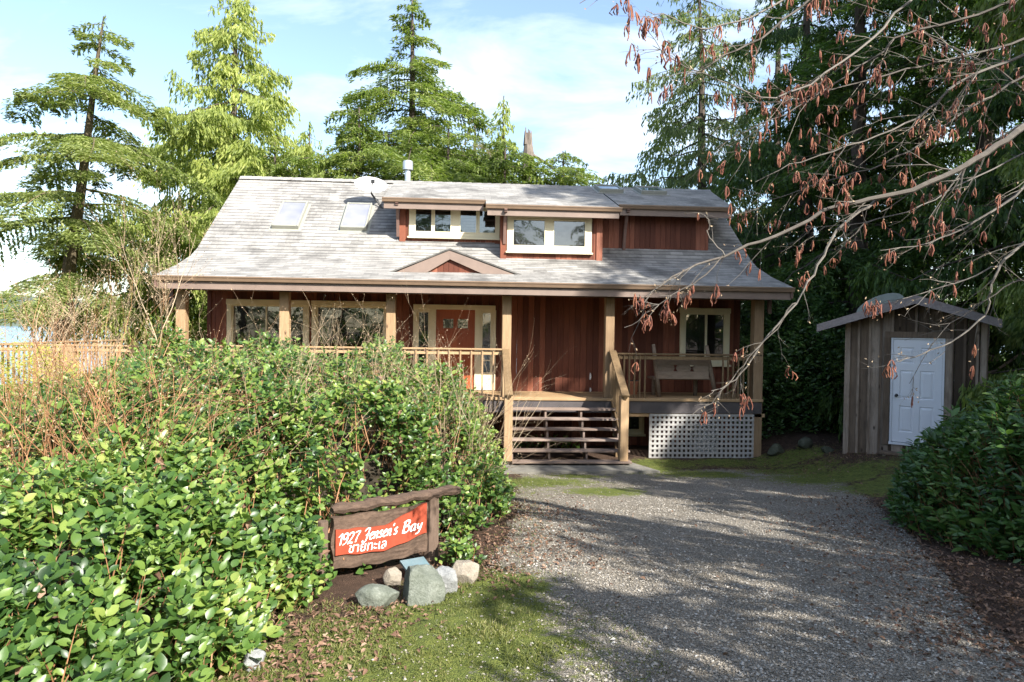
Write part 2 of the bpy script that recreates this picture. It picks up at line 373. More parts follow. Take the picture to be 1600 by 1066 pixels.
# ridge cap tiles
for i in range(48):
    x=XL+i*(XR-XL)/48;w=(XR-XL)/48+.03
    mb.add([(x,19.5,6.845+.004),(x+w,19.5,6.845+.012),(x+w,19.655,6.965+.012),(x,19.655,6.965),(x+w,19.81,6.85+.012),(x,19.81,6.85)],[(0,1,2,3),(3,2,4,5)],[(x,0),(x+w,0),(x+w,.13),(x,.13),(x,.13),(x+w,.13),(x+w,.26),(x,.26)])
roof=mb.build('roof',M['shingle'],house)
# dormer roofs: shed slope from the ridge
def dz(y): return 6.955-.35*(19.62-y)
def dormer_roof(x0,x1,ye,x1b=None):
    mb=MB();prof=[(ye,dz(ye)),(19.62,dz(19.62))]
    roof_sheet(mb,prof,x0,x1,.06,x1b=x1b);return mb
def gutter_geo(mb,x0,x1,y,ztop,h=.12,d=.11):
    pr=[(y,ztop),(y-d,ztop),(y-d,ztop-.025),(y-d+.012,ztop-.045),(y-d+.03,ztop-h),(y,ztop-h)]
    mb.prism(pr,x0,x1,axes='yz')
    mb.box(x0,x1,y-d-.008,y-d+.004,ztop-.018,ztop+.004)
def board_wall(mb,x0,x1,y,z0,z1,w=.145,holes=(),dirx=True,top=None):
    """vertical boards on plane y (front face), holes list (x0,x1,z0,z1); top(x)->z"""
    x=x0;k=0
    rr=random.Random(int(x0*100+z0*10))
    while x<x1-1e-4:
        xe=min(x1,x+w*rr.uniform(.92,1.08))
        if x1-xe<.04: xe=x1
        d=rr.uniform(0,.007)
        # cut by holes
        segs=[(x,xe)]
        cuts=sorted({c for h in holes for c in h[:2] if x<c<xe});xs=[x]+cuts+[xe]
        for a,b in zip(xs,xs[1:]):
            mid=(a+b)/2;zs=[(z0,top(mid) if top else z1)]
            for h in holes:
                if h[0]<=mid<=h[1]:
                    nz=[]
                    for (p,q) in zs:
                        if h[3]<=p or h[2]>=q: nz.append((p,q));continue
                        if h[2]>p: nz.append((p,h[2]))
                        if h[3]<q: nz.append((h[3],q))
                    zs=nz
            for p,q in zs:
                if q-p>.02:
                    mb.box(a+(.003 if a==x else 0),b-(.003 if b==xe else 0),y-.02-d,y+.02,p,q)
        x=xe;k+=1
# main front wall
W1=(-5.45,-3.76,2.0,3.29);W2=(-3.50,-1.88,2.0,3.29);DO=(-1.22,.74,1.32,3.30);W3=(5.38,6.42,2.1,3.27)
BW=(3.75,4.35,.35,.98)
mb=MB();board_wall(mb,-5.97,6.75,16.5,1.16,3.6,holes=[W1,W2,DO,W3])
mb.build('front_wall',M['siding'],house)
mb=MB();board_wall(mb,-5.97,6.75,16.5,-.1,1.14,holes=[BW]);mb.build('basement_wall',M['siding'],house)
# side walls and back wall (with openings to the sea)
def side_top(y): 
    return (roofz(y) if y<19.65 else 6.93-(y-19.65)*.691)-.10
for xs in (-5.97,6.75):
    mb=MB();y=16.52
    while y<23.4:
        ye=min(23.4,y+.15);zt=min(side_top(y),side_top(ye));mb.box(xs-.02,xs+.02,y+.003,ye-.003,-.1,zt);y=ye
    mb.box(xs-.045,xs+.045,16.455,16.525,-.1,3.62)
    mb.build('side_wall',M['siding'],house)
mb=MB();holes=[(-5.2,-4.5,1.95,3.1),(-3.3,-2.7,1.95,3.1),(-2.35,-1.5,1.9,3.2),(-.2,.9,1.3,3.3)]
board_wall(mb,-5.95,6.73,23.4,-.1,4.2,w=.6,holes=holes);mb.build('back_wall',M['siding'],house)
mb=MB()
for a in holes:
    mb=MB();mb.box(a[0]-.06,a[1]+.06,23.30,23.36,a[3],a[3]+.08);mb.box(a[0]-.06,a[1]+.06,23.30,23.36,a[2]-.08,a[2]);mb.box((a[0]+a[1])/2-.02,(a[0]+a[1])/2+.02,23.30,23.36,a[2],a[3])
    mb.build('back_window_trim',M['cream'],house)
mb=MB();mb.box(-5.9,6.7,16.6,23.3,1.15,1.28);mb.box(-5.9,6.7,16.6,23.3,3.55,3.62)
mb.box(-1.62,-1.5,16.6,19.6,1.28,3.55);mb.box(2.2,2.32,16.6,23.3,1.28,3.55);mb.box(4.6,4.7,16.9,23.3,1.28,3.55);mb.box(2.32,6.7,18.5,18.6,1.28,3.55)
mb.build('interior_partition',M['interior'],house)
mb=MB();mb.bbox(-4.9,-3.9,17.6,18.5,1.28,2.0,.08);mb.bbox(-4.9,-3.9,18.35,18.6,1.9,2.45,.08);mb.tube([(-4.3,18.5,2.3),(-4.25,18.4,2.9),(-4.2,18.4,3.5)],.02)
mb.build('armchair_inside',M['dark'],house)
mb=MB();mb.tube([(-4.25,18.3,2.82),(-4.25,18.3,2.86),(-4.25,18.3,3.08)],[.2,.2,.1],12);mb.build('lamp_inside',M['interior'],house)
# windows
def window(name,x0,x1,z0,z1,y,fw=.09,mull=(),glass='glass',sill=True,head=True,parent=house,fy=.05,bars=.045,label=None):
    mb=MB()
    mb.bbox(x0-fw,x0,y-fy,y+.02,z0,z1);mb.bbox(x1,x1+fw,y-fy,y+.02,z0,z1)
    mb.bbox(x0-fw-.012,x1+fw+.012,y-fy-.012,y+.02,z1,z1+fw*1.15)
    mb.bbox(x0-fw,x1+fw,y-fy,y+.02,z0-fw,z0)
    fr=mb.build(name,M['cream'],parent,label)
    mb=MB();a=.035
    mb.box(x0+.001,x0+a,y-.025,y+.03,z0,z1);mb.box(x1-a,x1-.001,y-.025,y+.03,z0,z1);mb.box(x0+a,x1-a,y-.025,y+.03,z1-a,z1-.001);mb.box(x0+a,x1-a,y-.025,y+.03,z0+.001,z0+a)
    for mx,mw in mull: mb.box(mx-mw/2,mx+mw/2,y-.032,y+.03,z0+a,z1-a)
    mb.build('sash',M['cream'],fr)
    mb=MB();mb.box(x0+.01,x1-.01,y+.005,y+.012,z0+.01,z1-.01);mb.build('pane',M[glass],fr)
    if sill:
        mb=MB();mb.bbox(x0-fw-.03,x1+fw+.03,y-fy-.05,y+.01,z0-fw-.05,z0-fw-.002);mb.build('sill',M['cream'],fr)
    return fr
window('window',W1[0]+.01,W1[1]-.01,W1[2]+.01,W1[3]-.01,16.45,.11,mull=[(-4.65,.03)])
window('window',W2[0]+.01,W2[1]-.01,W2[2]+.01,W2[3]-.01,16.45,.11)
window('window',W3[0]+.01,W3[1]-.01,W3[2]+.01,W3[3]-.01,16.45,.11,mull=[(5.93,.05)],glass='glassd')
window('basement_window',BW[0]+.01,BW[1]-.01,BW[2]+.01,BW[3]-.01,16.45,.08,glass='glassd')
# front door with sidelights
mb=MB();y=16.45
mb.bbox(-1.22,.74,y-.05,y+.02,3.245,3.36);
for a,b in ((-1.22,-1.12),(-.83,-.68),(.25,.40),(.66,.755)): mb.bbox(a,b,y-.045,y+.02,1.32,3.245)
for a,b in ((-1.12,-.83),(.40,.66)): mb.box(a,b,y-.03,y+.02,1.32,1.75);mb.box(a,b,y-.03,y+.02,3.17,3.245)
dfr=mb.build('door_frame',M['cream'],house)
for a,b in ((-1.12,-.83),(.40,.66)):
    mb=MB();mb.box(a+.02,b-.02,y-.005,y+.003,1.75,3.17);mb.build('sidelight_pane',M['glassd'],dfr)
    mb=MB();mb.box(a,a+.035,y-.028,y+.01,1.75,3.17);mb.box(b-.035,b,y-.028,y+.01,1.75,3.17);mb.box(a+.035,b-.035,y-.026,y+.01,2.02,2.05);mb.build('sidelight_sash',M['cream'],dfr)
mb=MB();x0,x1,z0,z1=-.68,.25,1.34,3.24
L=(x0,x0+.17),(x1-.17,x1)
for a,b in L: mb.box(a,b,y-.01,y+.03,z0,z1)
mb.box(x0+.17,x1-.17,y-.01,y+.03,z1-.22,z1);mb.box(x0+.17,x1-.17,y-.01,y+.03,z0,z0+.25);mb.box(x0+.17,x1-.17,y-.01,y+.03,2.62,2.80)
mb.box(-.265,-.165,y-.01,y+.03,2.8,z1-.22);mb.box(-.265,-.165,y-.01,y+.03,z0+.25,2.62)
mb.box(x0+.17,x1-.17,y+.005,y+.025,z0+.25,2.62)
mb.box(x0,x1,y+.03,y+.04,z0,2.7)
dr=mb.build('front_door',M['door'],house,'orange brown front door with two small panes')
for a,b in ((-.51,-.265),(-.165,.08)):
    mb=MB();mb.box(a,b,y+.005,y+.012,2.8,z1-.22);mb.build('pane',M['glassd'],dr)
mb=MB();mb.tube([(.17,y-.01,2.3),(.17,y-.06,2.3)],[.02,.03],8);mb.build('handle',M['black'],dr)
# dormers
def dormer(x0,x1,y,zb,win,ye,rx0,rx1,label,x1b=None,kind=0):
    zt=dz(y)-.1
    mb=MB();board_wall(mb,x0,x1,y,zb,zt,w=.13,holes=[w[:4] for w in win])
    # cheeks
    for xs in (x0,x1):
        yy=y+.02
        while yy<19.4:
            ye2=min(19.4,yy+.14);lo=roofz(yy)-.06;hi=dz(yy)-.05
            if hi-lo>.03: mb.box(xs-.018,xs+.018,yy,ye2-.004,lo,hi)
            yy=ye2
    mb.bbox(x0-.03,x0+.12,y-.055,y+.0,zb,zt);
    if kind!=3: mb.bbox(x1-.12,x1+.03,y-.055,y+.0,zb,zt)
    w_=mb.build('dormer',M['siding'],house,label)
    dormer_roof(rx0,rx1,ye,x1b).build('dormer_roof',M['shingle'],w_)
    g=MB();gutter_geo(g,rx0-.01,rx1+.01,ye+.01,dz(ye)+.005,.09,.08);g.build('gutter',M['gutter'],w_)
    g=MB();g.box(rx0+.03,rx1-.05,ye+.013,ye+.07,dz(ye)-.24,dz(ye)-.065);g.build('fascia',M['pinkbrown'],w_)
    # soffit
    g=MB();g.box(rx0+.03,rx1-.05,ye+.07,y-.03,dz(ye)-.10,dz(ye)-.07);g.build('soffit',M['brownpaint'],w_)
    for w in win:
        if len(w)>4: window('window',w[0]+.005,w[1]-.005,w[2]+.005,w[3]-.005,y-.045,.10,mull=w[4],glass=w[5],parent=w_)
    return w_
d1=dormer(-1.6,.84,17.05,4.85,[(-1.22,.72,5.1,5.68)],16.6,-2.0,.47,'left dormer with a row of four small cream framed panes')
d2=dormer(.86,3.28,16.45,4.4,[(1.2,2.95,4.78,5.4)],16.05,.47,3.68,'middle dormer standing proudest with two square windows')
d3=dormer(3.30,6.12,16.95,4.72,[],16.5,3.72,6.62,'right windowless dormer clad in bare red boards',x1b=[6.62,7.08],kind=3)
def panelwin(pan,outer,Y,par,glass):
    xs=[]
    zt=np.mean([at(a,pan[0][2],Y=Y)[2] for a in (pan[0][0],pan[-1][1])]);zb=np.mean([at(pan[0][0],pan[0][3],Y=Y)[2],at(pan[-1][1],pan[-1][3],Y=Y)[2]])
    X=[(at(a,b0,Y=Y)[0],at(b,b0,Y=Y)[0]) for a,b,b0,_ in pan]
    ox0=at(outer[0],outer[2],Y=Y)[0];ox1=at(outer[1],outer[2],Y=Y)[0];oz1=at((outer[0]+outer[1])/2,outer[2],Y=Y)[2];oz0=at((outer[0]+outer[1])/2,outer[3],Y=Y)[2]
    mb=MB();ed=[ox0]+[v for q in X for v in q]+[ox1]
    mb.bbox(ox0,ox1,Y-.01,Y+.04,zt,oz1,.006);mb.bbox(ox0,ox1,Y-.01,Y+.04,oz0,zb,.006)
    for i in range(0,len(ed),2): mb.box(ed[i],ed[i+1],Y-.008,Y+.04,zb+.001,zt-.001)
    mb.bbox(ox0-.03,ox1+.03,Y-.06,Y+.02,oz0-.045,oz0-.002,.006)
    w_=mb.build('window',M['cream'],par)
    for a,b in X:
        mb=MB();t=.028
        mb.box(a+.001,a+t,Y-.02,Y+.03,zb,zt);mb.box(b-t,b-.001,Y-.02,Y+.03,zb,zt);mb.box(a+t,b-t,Y-.02,Y+.03,zt-t,zt-.001);mb.box(a+t,b-t,Y-.02,Y+.03,zb+.001,zb+t)
        # (sash is fixed to the window frame)
        mb.build('sash',M['cream'],w_)
        mb=MB();mb.box(a+.01,b-.01,Y+.012,Y+.018,zb+.01,zt-.01);mb.build('pane',M[glass],w_)
    return w_
BASE[d1.name]=BASE[house.name]
panelwin([(648,676,327,364),(678,706,327,364),(718,746,328,365),(748,776,328,365)],(639.5,781,322,371),16.99,house,'glass')
panelwin([(801,853,343,385),(864,916,344,387)],(793,925,334,394),16.39,house,'glassd')
def bracket(x,y,z,dep,hgt,par,m='brownpaint'):
    g=MB();P=[(x,y,z-hgt),(x,y-dep*.25,z-hgt*.45),(x,y-dep*.6,z-hgt*.12),(x,y-dep,z)]
    V=[]
    g.box(x-.035,x+.035,y-dep,y,z-.06,z);
    for a,b in zip(P,P[1:]):
        a=np.array(a);b=np.array(b);V=[]
        for s in(-.035,.035):
            for q in(a,b): V+=[(q[0]+s,q[1]-.03,q[2]-.02),(q[0]+s,q[1]+.05,q[2]+.03)]
        g.add(V,[(0,2,3,1),(4,5,7,6),(0,4,6,2),(1,3,7,5),(0,1,5,4),(2,6,7,3)])
    return g.build('bracket',M[m],par)
bracket(-1.66,17.0,dz(16.6)-.1,.42,.75,d1);bracket(.93,16.4,dz(16.05)-.1,.42,.75,d2);bracket(3.95,16.9,dz(16.5)-.1,.45,.95,d3)
# small gable over the entrance steps
mb=MB();gy=15.2;gp=(-.34,4.53);gl,gr=-1.85,1.5;zb=3.93
sl=(gp[1]-zb)/(gp[0]-gl);sr=(gp[1]-zb)/(gr-gp[0])
yb=16.47
for (xa,sg) in ((gl-.06,1),(gr+.06,-1)):
    za=zb-.02
    V=[(xa,gy-.08,za),(gp[0],gy-.08,gp[1]+.03),(gp[0],yb,gp[1]+.03),(xa,gy+.02,za)]
    if sg<0: V=[V[1],V[0],V[3],V[2]]
    mb.add(V,[(0,1,2,3)],[(0,0),(1.6,0),(1.6,1.3),(0,.1)])
    V2=[(v[0],v[1],v[2]-.035) for v in V];mb.add(V2,[(3,2,1,0)])
    mb.add([V[0],V[1],V2[1],V2[0]],[(0,3,2,1)])
gr_=mb.build('entry_gable_roof',M['shingle'],house)
mb=MB()
f=.2
mb.prism([(gl+.03,zb-.05),(gp[0],gp[1]-.01),(gp[0],gp[1]-.01-f),(gl+.78,zb-.05)],gy-.06,gy-.01)
mb.prism([(gp[0]+.002,gp[1]-.01),(gr-.03,zb-.05),(gr-.8,zb-.05),(gp[0]+.002,gp[1]-.01-f)],gy-.06,gy-.01)
mb.build('bargeboard',M['pinkbrown'],gr_)
mb=MB();board_wall(mb,gl+.4,gr-.4,gy+.03,zb-.05,4,top=lambda x:gp[1]-.06-(sl*(gp[0]-x) if x<gp[0] else sr*(x-gp[0])),w=.12);mb.build('gable_boards',M['siding'],gr_)
# main gutter, fascia, soffit, rafters
mb=MB();gutter_geo(mb,XL-.02,XR+.02,14.40,3.785,.095,.09);mb.build('gutter',M['gutter'],house)
mb=MB();mb.box(XL+.02,XR-.02,14.403,14.45,3.525,3.74);mb.build('fascia',M['pinkbrown'],house)
for x0 in (XL+.005,XR-.045):
    mb=MB()
    for (a,b),(c,d) in zip(PR,PR[1:]):
        mb.add([(x0+e,p,q+w) for e in(0,.04) for (p,q) in ((a,b),(c,d)) for w in(-.075,-.24)],[(0,1,3,2),(4,6,7,5),(0,4,5,1),(2,3,7,6),(0,2,6,4),(1,5,7,3)])
    mb.add([(x0+e,p,q+w) for e in(0,.04) for (p,q) in ((19.65,6.93),(25.2,3.1)) for w in(-.075,-.24)],[(0,1,3,2),(4,6,7,5),(0,4,5,1),(2,3,7,6),(0,2,6,4),(1,5,7,3)])
    mb.build('rake_board',M['brownpaint'],house)
mb=MB();x=XL+.1
while x<XR-.05:
    mb.box(x,x+.10,14.47,16.46,3.66,3.67)
    x+=.102
mb.build('porch_ceiling',M['brownpaint'],house)
mb=MB();mb.box(XL+.45,XR-.3,14.9,15.06,3.53,3.655);mb.build('porch_beam',M['brownpaint'],house)
PX=[-5.98,-3.84,-1.59,.92,3.20,6.58]
for i,x in enumerate(PX):
    w=.10 if i!=5 else .11
    mb=MB();mb.bbox(x-w,x+w,14.86,14.86+2*w,1.30 if i in(1,2,3,4) else -.1,3.53,.01)
    mb.build('post',M['cedar'] if i<4 else M['railpost'],house)
bracket(-6.2,14.96,3.55,.01,.35,house);bracket(6.85,14.96,3.55,.01,.3,house)
# ---------------- deck
deck=None
mb=MB();y=14.85
k=0
while y<16.44: mb.bbox(-6.1,6.68,y,y+.135,1.262,1.30,.004);y+=.14
deck=mb.build('deck',M['cedar_h'],house)
mb=MB();mb.bbox(-6.1,6.68,14.80,14.845,1.25,1.315,.006);mb.build('deck_edge',M['cedar_h'],deck)
mb=MB();mb.box(-6.08,6.66,14.83,14.87,.985,1.248);mb.build('rim_board',M['rim'],deck)
mb=MB();mb.bbox(3.4,6.75,14.86,14.91,.90,.978);mb.build('beam',M['cedar_h'],deck)
for x in (-4,-1.6,3.45,6.58):
    mb=MB();mb.bbox(x-.07,x+.07,14.9,15.04,-.1,.985);mb.build('deck_support',M['railwood'],deck)
# left side deck
mb=MB();y=15.9
while y<22: mb.bbox(-10.6,-6.11,y,y+.135,1.262,1.30,.004);y+=.14
mb.box(-10.6,-6.11,15.86,15.9,1.0,1.29);mb.box(-9.0,-8.85,15.95,16.1,-1.6,1.26);mb.box(-10.5,-10.35,15.95,16.1,-1.8,1.26)
sd=mb.build('side_deck',M['cedar_h'],house)
# railings
def railing(x0,x1,y,ztop,bal,x_start=None,sub=True,m='cedar_h',name='railing'):
    mb=MB();mb.bbox(x0,x1,y-.07,y+.07,ztop-.04,ztop,.008);
    if sub: mb.bbox(x0,x1,y-.02,y+.02,ztop-.14,ztop-.06,.005)
    r=mb.build(name,M[m],house)
    for bx,zb in bal:
        mb=MB();mb.bbox(bx-.018,bx+.018,y-.05,y-.015,zb,ztop-.055,.004);mb.build('baluster',M['cedar'] if m=='cedar_h' else M['railwood'],r)
    return r
railing(-5.9,.83,14.93,2.37,[(-5.6+i*.24,1.22) for i in range(27)])
rr_=railing(3.32,6.66,14.93,2.31,[(3.42+i*.118,1.29) for i in range(27) if not 4.05<3.42+i*.118<5.7],m='railwood')
mb=MB();mb.bbox(-10.55,-6.11,15.93,16.07,2.27,2.31,.008);mb.bbox(-10.55,-6.11,15.98,16.02,2.15,2.22);rl=mb.build('side_railing',M['cedar_h'],house)
mb=MB();
for a in ((-9.0,-8.72,15.92,16.08),(-9.55,-9.42,15.92,16.05),(-6.9,-6.78,15.92,16.05)):
    mb=MB();mb.bbox(*a,1.25,2.268,.01);mb.build('railing_post',M['cedar'],rl)
for i in range(5):
    mb=MB();mb.bbox(-9.36+i*.085,-9.325+i*.085,15.97,16.0,1.28,2.15);mb.build('baluster',M['cedar'],rl)
mb=MB();mb.bbox(-10.55,-10.43,16.0,21.9,2.27,2.31,.008);
for i in range(30): mb.box(-10.5,-10.46,16.1+i*.19,16.14+i*.19,1.3,2.27)
mb.build('end_railing',M['cedar_h'],rl)
# ---------------- stairs
SX0,SX1=.99,3.30
st=MB()
TY=[14.60,14.42,14.24,14.06,13.88,13.70];TZ=[1.115,.925,.735,.54,.345,.15]
mb=MB()
for y,z in zip(TY,TZ):
    mb.bbox(SX0+.0,SX1+(.12 if z<.4 else .02),y-.14,y+.12,z-.04,z,.006)
stairs=mb.build('stairs',M['weather'],house,'open weathered wooden steps with six treads')
for x in (1.0,1.76,2.53,3.27):
    mb=MB()
    for y,z in zip(TY,TZ): mb.box(x-.02,x+.02,y-.09,y+.10,z-.19 if z>.2 else z-.16,z-.042)
    
    P=[(TY[-1]+.0,-.0),(TY[-1]+.25,-.0),(TY[0]+.2,.85),(TY[0]+.2,1.1)]
    mb.prism(P,x-.0195,x+.0195,axes='yz')
    mb.build('stringer',M['weather'],stairs)
for x,zt in ((.90,1.47),(3.26,1.47)):
    mb=MB();mb.bbox(x-.085,x+.085,13.60,13.77,.155,zt,.01);mb.build('stair_post',M['cedar'],stairs)
    A=np.array((x,14.85,2.33));B=np.array((x,13.55,1.46))
    d=(B-A)/np.linalg.norm(B-A);n=np.array((0,-d[2],d[1]))
    if n[2]<0:n=-n
    R=np.stack([np.array((1,0,0)),d,n],1);Ln=np.linalg.norm(B-A)
    mb=MB();mb.bbox(-.08,.08,0,Ln,0,.045,.008,M=(R,A));mb.bbox(-.02,.02,0,Ln,-.13,-.005,.004,M=(R,A));mb.bbox(-.02,.02,.1,Ln,-.98,-.86,.004,M=(R,A));mb.build('handrail',M['railwood'],stairs)
    for k in range(9):
        t=(k+.7)/9.6;p=A+(B-A)*t;mb=MB();mb.bbox(x-.018,x+.018,p[1]-.018,p[1]+.018,p[2]-.93,p[2]-.02,.004);mb.build('baluster',M['railwood'],stairs)
# lattice
mb=MB();lx0,lx1,lz0,lz1=4.15,6.47,-.13,.965
n=23;step=(lx1-lx0)/n
for i in range(n+1):
    x=lx0+i*step;mb.box(x-.025,x+.025,14.835,14.843,lz0,lz1)
m_=10
for i in range(m_+1):
    z=lz0+.02+i*(lz1-lz0-.04)/m_;mb.box(lx0-.025,lx1+.025,14.826,14.834,z-.025,z+.025)
mb.box(lx0-.04,lx0-.028,14.82,14.85,-.25,lz1);mb.box(lx0,lx1,14.82,14.85,lz0-.03,lz0-.002)
mb.build('lattice_panel',M['lattice'],house,'pale grey square lattice screen under the porch')
mb=MB();mb.bbox(5.45,5.95,15.5,15.9,.0,.62,.03)
for i in range(7): mb.box(5.47,5.93,15.48,15.5,.06+i*.08,.1+i*.08)
o=mb.build('utility_box',M['white2']);tag(o,'white louvred box behind the lattice screen under the porch','utility box')
# skylights
def skylight(x0,x1,y0,y1,zf,slope,glass='sky'):
    c=np.array(((x0+x1)/2,(y0+y1)/2,zf((y0+y1)/2)));u=np.array((0,1,slope));u/=np.linalg.norm(u);n=np.cross((1,0,0),u)
    R=np.stack([np.array((1.,0,0)),u,n],1);hw=(x1-x0)/2;hl=(y1-y0)/2*math.sqrt(1+slope*slope)
    mb=MB();t=.045
    for a in ((-hw,-hw+t,-hl,hl),(hw-t,hw,-hl,hl)): mb.bbox(*a,-.02,.11,.01,M=(R,c))
    mb.bbox(-hw+t,hw-t,-hl,-hl+.07,-.02,.11,.01,M=(R,c));mb.bbox(-hw+t,hw-t,hl-.06,hl,-.02,.11,.01,M=(R,c))
    mb.box(-hw-.07,hw+.07,-hl-.1,hl+.06,-.02,.006,M=(R,c))
    s=mb.build('skylight',M['skyframe'],house)
    mb=MB();mb.box(-hw+t,hw-t,-hl+.07,hl-.06,.075,.085,M=(R,c));mb.build('pane',M[glass],s)
    return s
M['skyframe']=plain('skylight_frame_grey',(.27,.27,.23),.45,.1,8)
m_,nt=mat('skylight_glass');N=NT(nt);N.out(N.ramp(N.noise(N.pos(),1.5,2),[(.3,(.18,.19,.24)),(.7,(.27,.27,.31))]),.06,spec=.7);M['sky']=m_
m_,nt=mat('skylight_glass_dark');N=NT(nt);N.out((.08,.11,.13),.03,spec=1.);M['skyd']=m_
ms=(6.93-5.0)/2.55
skylight(-4.80,-4.15,17.36,18.42,roofz,ms);skylight(-3.13,-2.48,17.36,18.42,roofz,ms)
skylight(3.62,4.28,18.45,19.3,lambda y:dz(y)+.005,.35,'skyd');skylight(4.75,5.45,18.35,19.25,lambda y:dz(y)+.005,.35,'skyd')
# stove pipe
P=at(637,283,Y=20.2);pt=at(637,252,Y=20.2)
mb=MB();mb.tube([(P[0],20.2,6.2),(P[0],20.2,pt[2]-.2)],.085,14);mb.tube([(P[0],20.2,pt[2]-.26),(P[0],20.2,pt[2]-.04),(P[0],20.2,pt[2])],[.15,.15,.13],14)
mb.tube([(P[0],20.2,6.5),(P[0],20.2,6.75)],[.2,.1],14);mb.build('stove_pipe',M['galv'],house)
# satellite dish
pc=at(579,291,Y=18.3);mb=MB()
nr,na=6,28;V=[pc*0];
nrm=np.array((.22,-.75,.5));nrm/=np.linalg.norm(nrm);ax=np.cross((0,0,1),nrm);ax/=np.linalg.norm(ax);ay=np.cross(nrm,ax)
V=[(0,0,0)]
for i in range(1,nr+1):
    r=i/nr
    for a in range(na): t=a*2*math.pi/na;V.append((.43*r*math.cos(t),.27*r*math.sin(t),.07*r*r))
V=np.array(V);Vw=pc+V[:,:1]*ax+V[:,1:2]*ay+V[:,2:]*nrm
F=[(0,1+a,1+(a+1)%na) for a in range(na)]
for i in range(nr-1):
    for a in range(na): b=1+i*na;F.append((b+a,b+na+a,b+na+(a+1)%na,b+(a+1)%na))
nv=len(Vw);Vb=Vw-nrm*.012
mb.add(np.concatenate([Vw,Vb]),F+[tuple(x+nv for x in f[::-1]) for f in F]+[(nv-na+a,nv-na+(a+1)%na,2*nv-na+(a+1)%na,2*nv-na+a) for a in range(na)])
ds=mb.build('satellite_dish',M['white2'],house,'white oval satellite dish on the roof',smooth=True)
rf=at(592,316,Y=18.3);rb=np.array((rf[0]+.12,18.35,roofz(18.35)-.05))
mb=MB();mb.tube([pc-nrm*.01,pc-nrm*.15+np.array((.05,0,-.1)),rb],.025,8);lp=pc+nrm*.1;low=pc-ay*.27
mb.tube([low,low+nrm*.35+ay*.1],.014,6);mb.bbox(-.05,.05,-.03,.03,-.05,.05,.01,M=(np.eye(3),low+nrm*.35+ay*.1));mb.build('dish_arm',M['black'],ds)
# white hose tap on the wall
mb=MB()
for (px,py,py2) in ((922,583,593),(922,606,613)):
    a=at(px,py,Y=16.44);b=at(px,py2,Y=16.44);mb.tube([(a[0],16.4,a[2]),(a[0]+.01,16.43,(a[2]+b[2])/2),(a[0],16.43,b[2])],[.012,.025,.015],8)
mb.build('tap',M['white2'],house)
# concrete pad
pp=[ghit(*p) for p in ((798,724),(978,722),(988,737),(800,742))]
mb=MB();xs=[.75,3.5,3.85,.6];ys=[13.9,13.9,13.05,12.95]
mb.prism(list(zip(xs,ys)),-.25,gz(2,13.1)+.06,axes='xy');tag(mb.build('stair_pad',M['concrete']),kind='structure')
# garden bench on the porch
bench=thing('log_bench','rustic grey wooden bench with cut out backrest standing on the right porch','bench',(5.3,15.35,1.3))
def onP(px,py,Y): return at(px,py,Y=Y)
for (a,b,c) in (((1021,538),(1025,575),(1030,612)),((1104,540),(1110,577),(1119,613))):
    p=[onP(*a,15.2),onP(*b,15.22),onP(*c,15.28)];p[2][2]=1.30;mb=MB();mb.tube(p,[.04,.055,.05],7);mb.build('leg',M['oldwood'],bench,smooth=True)
for x in (4.45,5.45): 
    mb=MB();mb.tube([(x,15.75,1.3),(x,15.74,1.75)],.05,7);mb.build('leg',M['oldwood'],bench,smooth=True)
a=onP(1026,562,15.22);b=onP(1106,593,15.22)
x0,x1,z0,z1=a[0],b[0],b[2],a[2]
# plank with hourglass cut-outs
mb=MB();cx=[x0+(x1-x0)*.36,x0+(x1-x0)*.68];w=.05;zc=(z0+z1)/2+.03;hh=.07
xs=[x0];
def P_(x,z): return (x,z)
segs=[]
edges=[x0]+[c+s*w for c in cx for s in(-1,1)]+[x1]
mb.bbox(x0-.01,x1+.01,15.19,15.23,zc+hh,z1,.008);mb.bbox(x0-.01,x1+.01,15.19,15.23,z0,zc-hh,.008)
for i in (0,2,4): mb.box(edges[i],edges[i+1],15.192,15.228,zc-hh-.001,zc+hh+.001)
for c in cx: 
    mb.prism([(c-w,zc+hh),(c-w,zc-hh),(c-.015,zc)],15.192,15.228);mb.prism([(c+w,zc-hh),(c+w,zc+hh),(c+.015,zc)],15.192,15.228)
mb.build('backrest',M['oldwood'],bench)
mb=MB();mb.bbox(x0-.05,x1+.1,15.25,15.42,1.70,1.75,.01);mb.bbox(x0-.05,x1+.1,15.43,15.62,1.70,1.75,.01);mb.bbox(x0-.05,x1+.1,15.63,15.8,1.70,1.75,.01);mb.build('seat',M['oldwood'],bench)
tp=thing('plant_pot','small terracotta pot on the porch floor behind the bench','pot',(4.0,15.9,1.3))
mb=MB();mb.tube([(4.0,15.9,1.3),(4.0,15.9,1.56),(4.0,15.9,1.57),(4.0,15.9,1.62)],[.09,.13,.15,.15],14);mb.build('pot_body',plain('terracotta',(.42,.16,.08),.8,.15),tp,smooth=False)
mb=MB();mb.tube([(4.0,15.9,1.615),(4.0,15.9,1.63)],[.13,.12],12);mb.build('soil',M['dark'],tp)

# ================================================================== SHED
thw=rad(-37)
dl=at(1394,530,Y=13.05)
dwid=np.array((math.cos(thw),math.sin(thw),0));dback=np.array((-math.sin(thw),math.cos(thw),0))
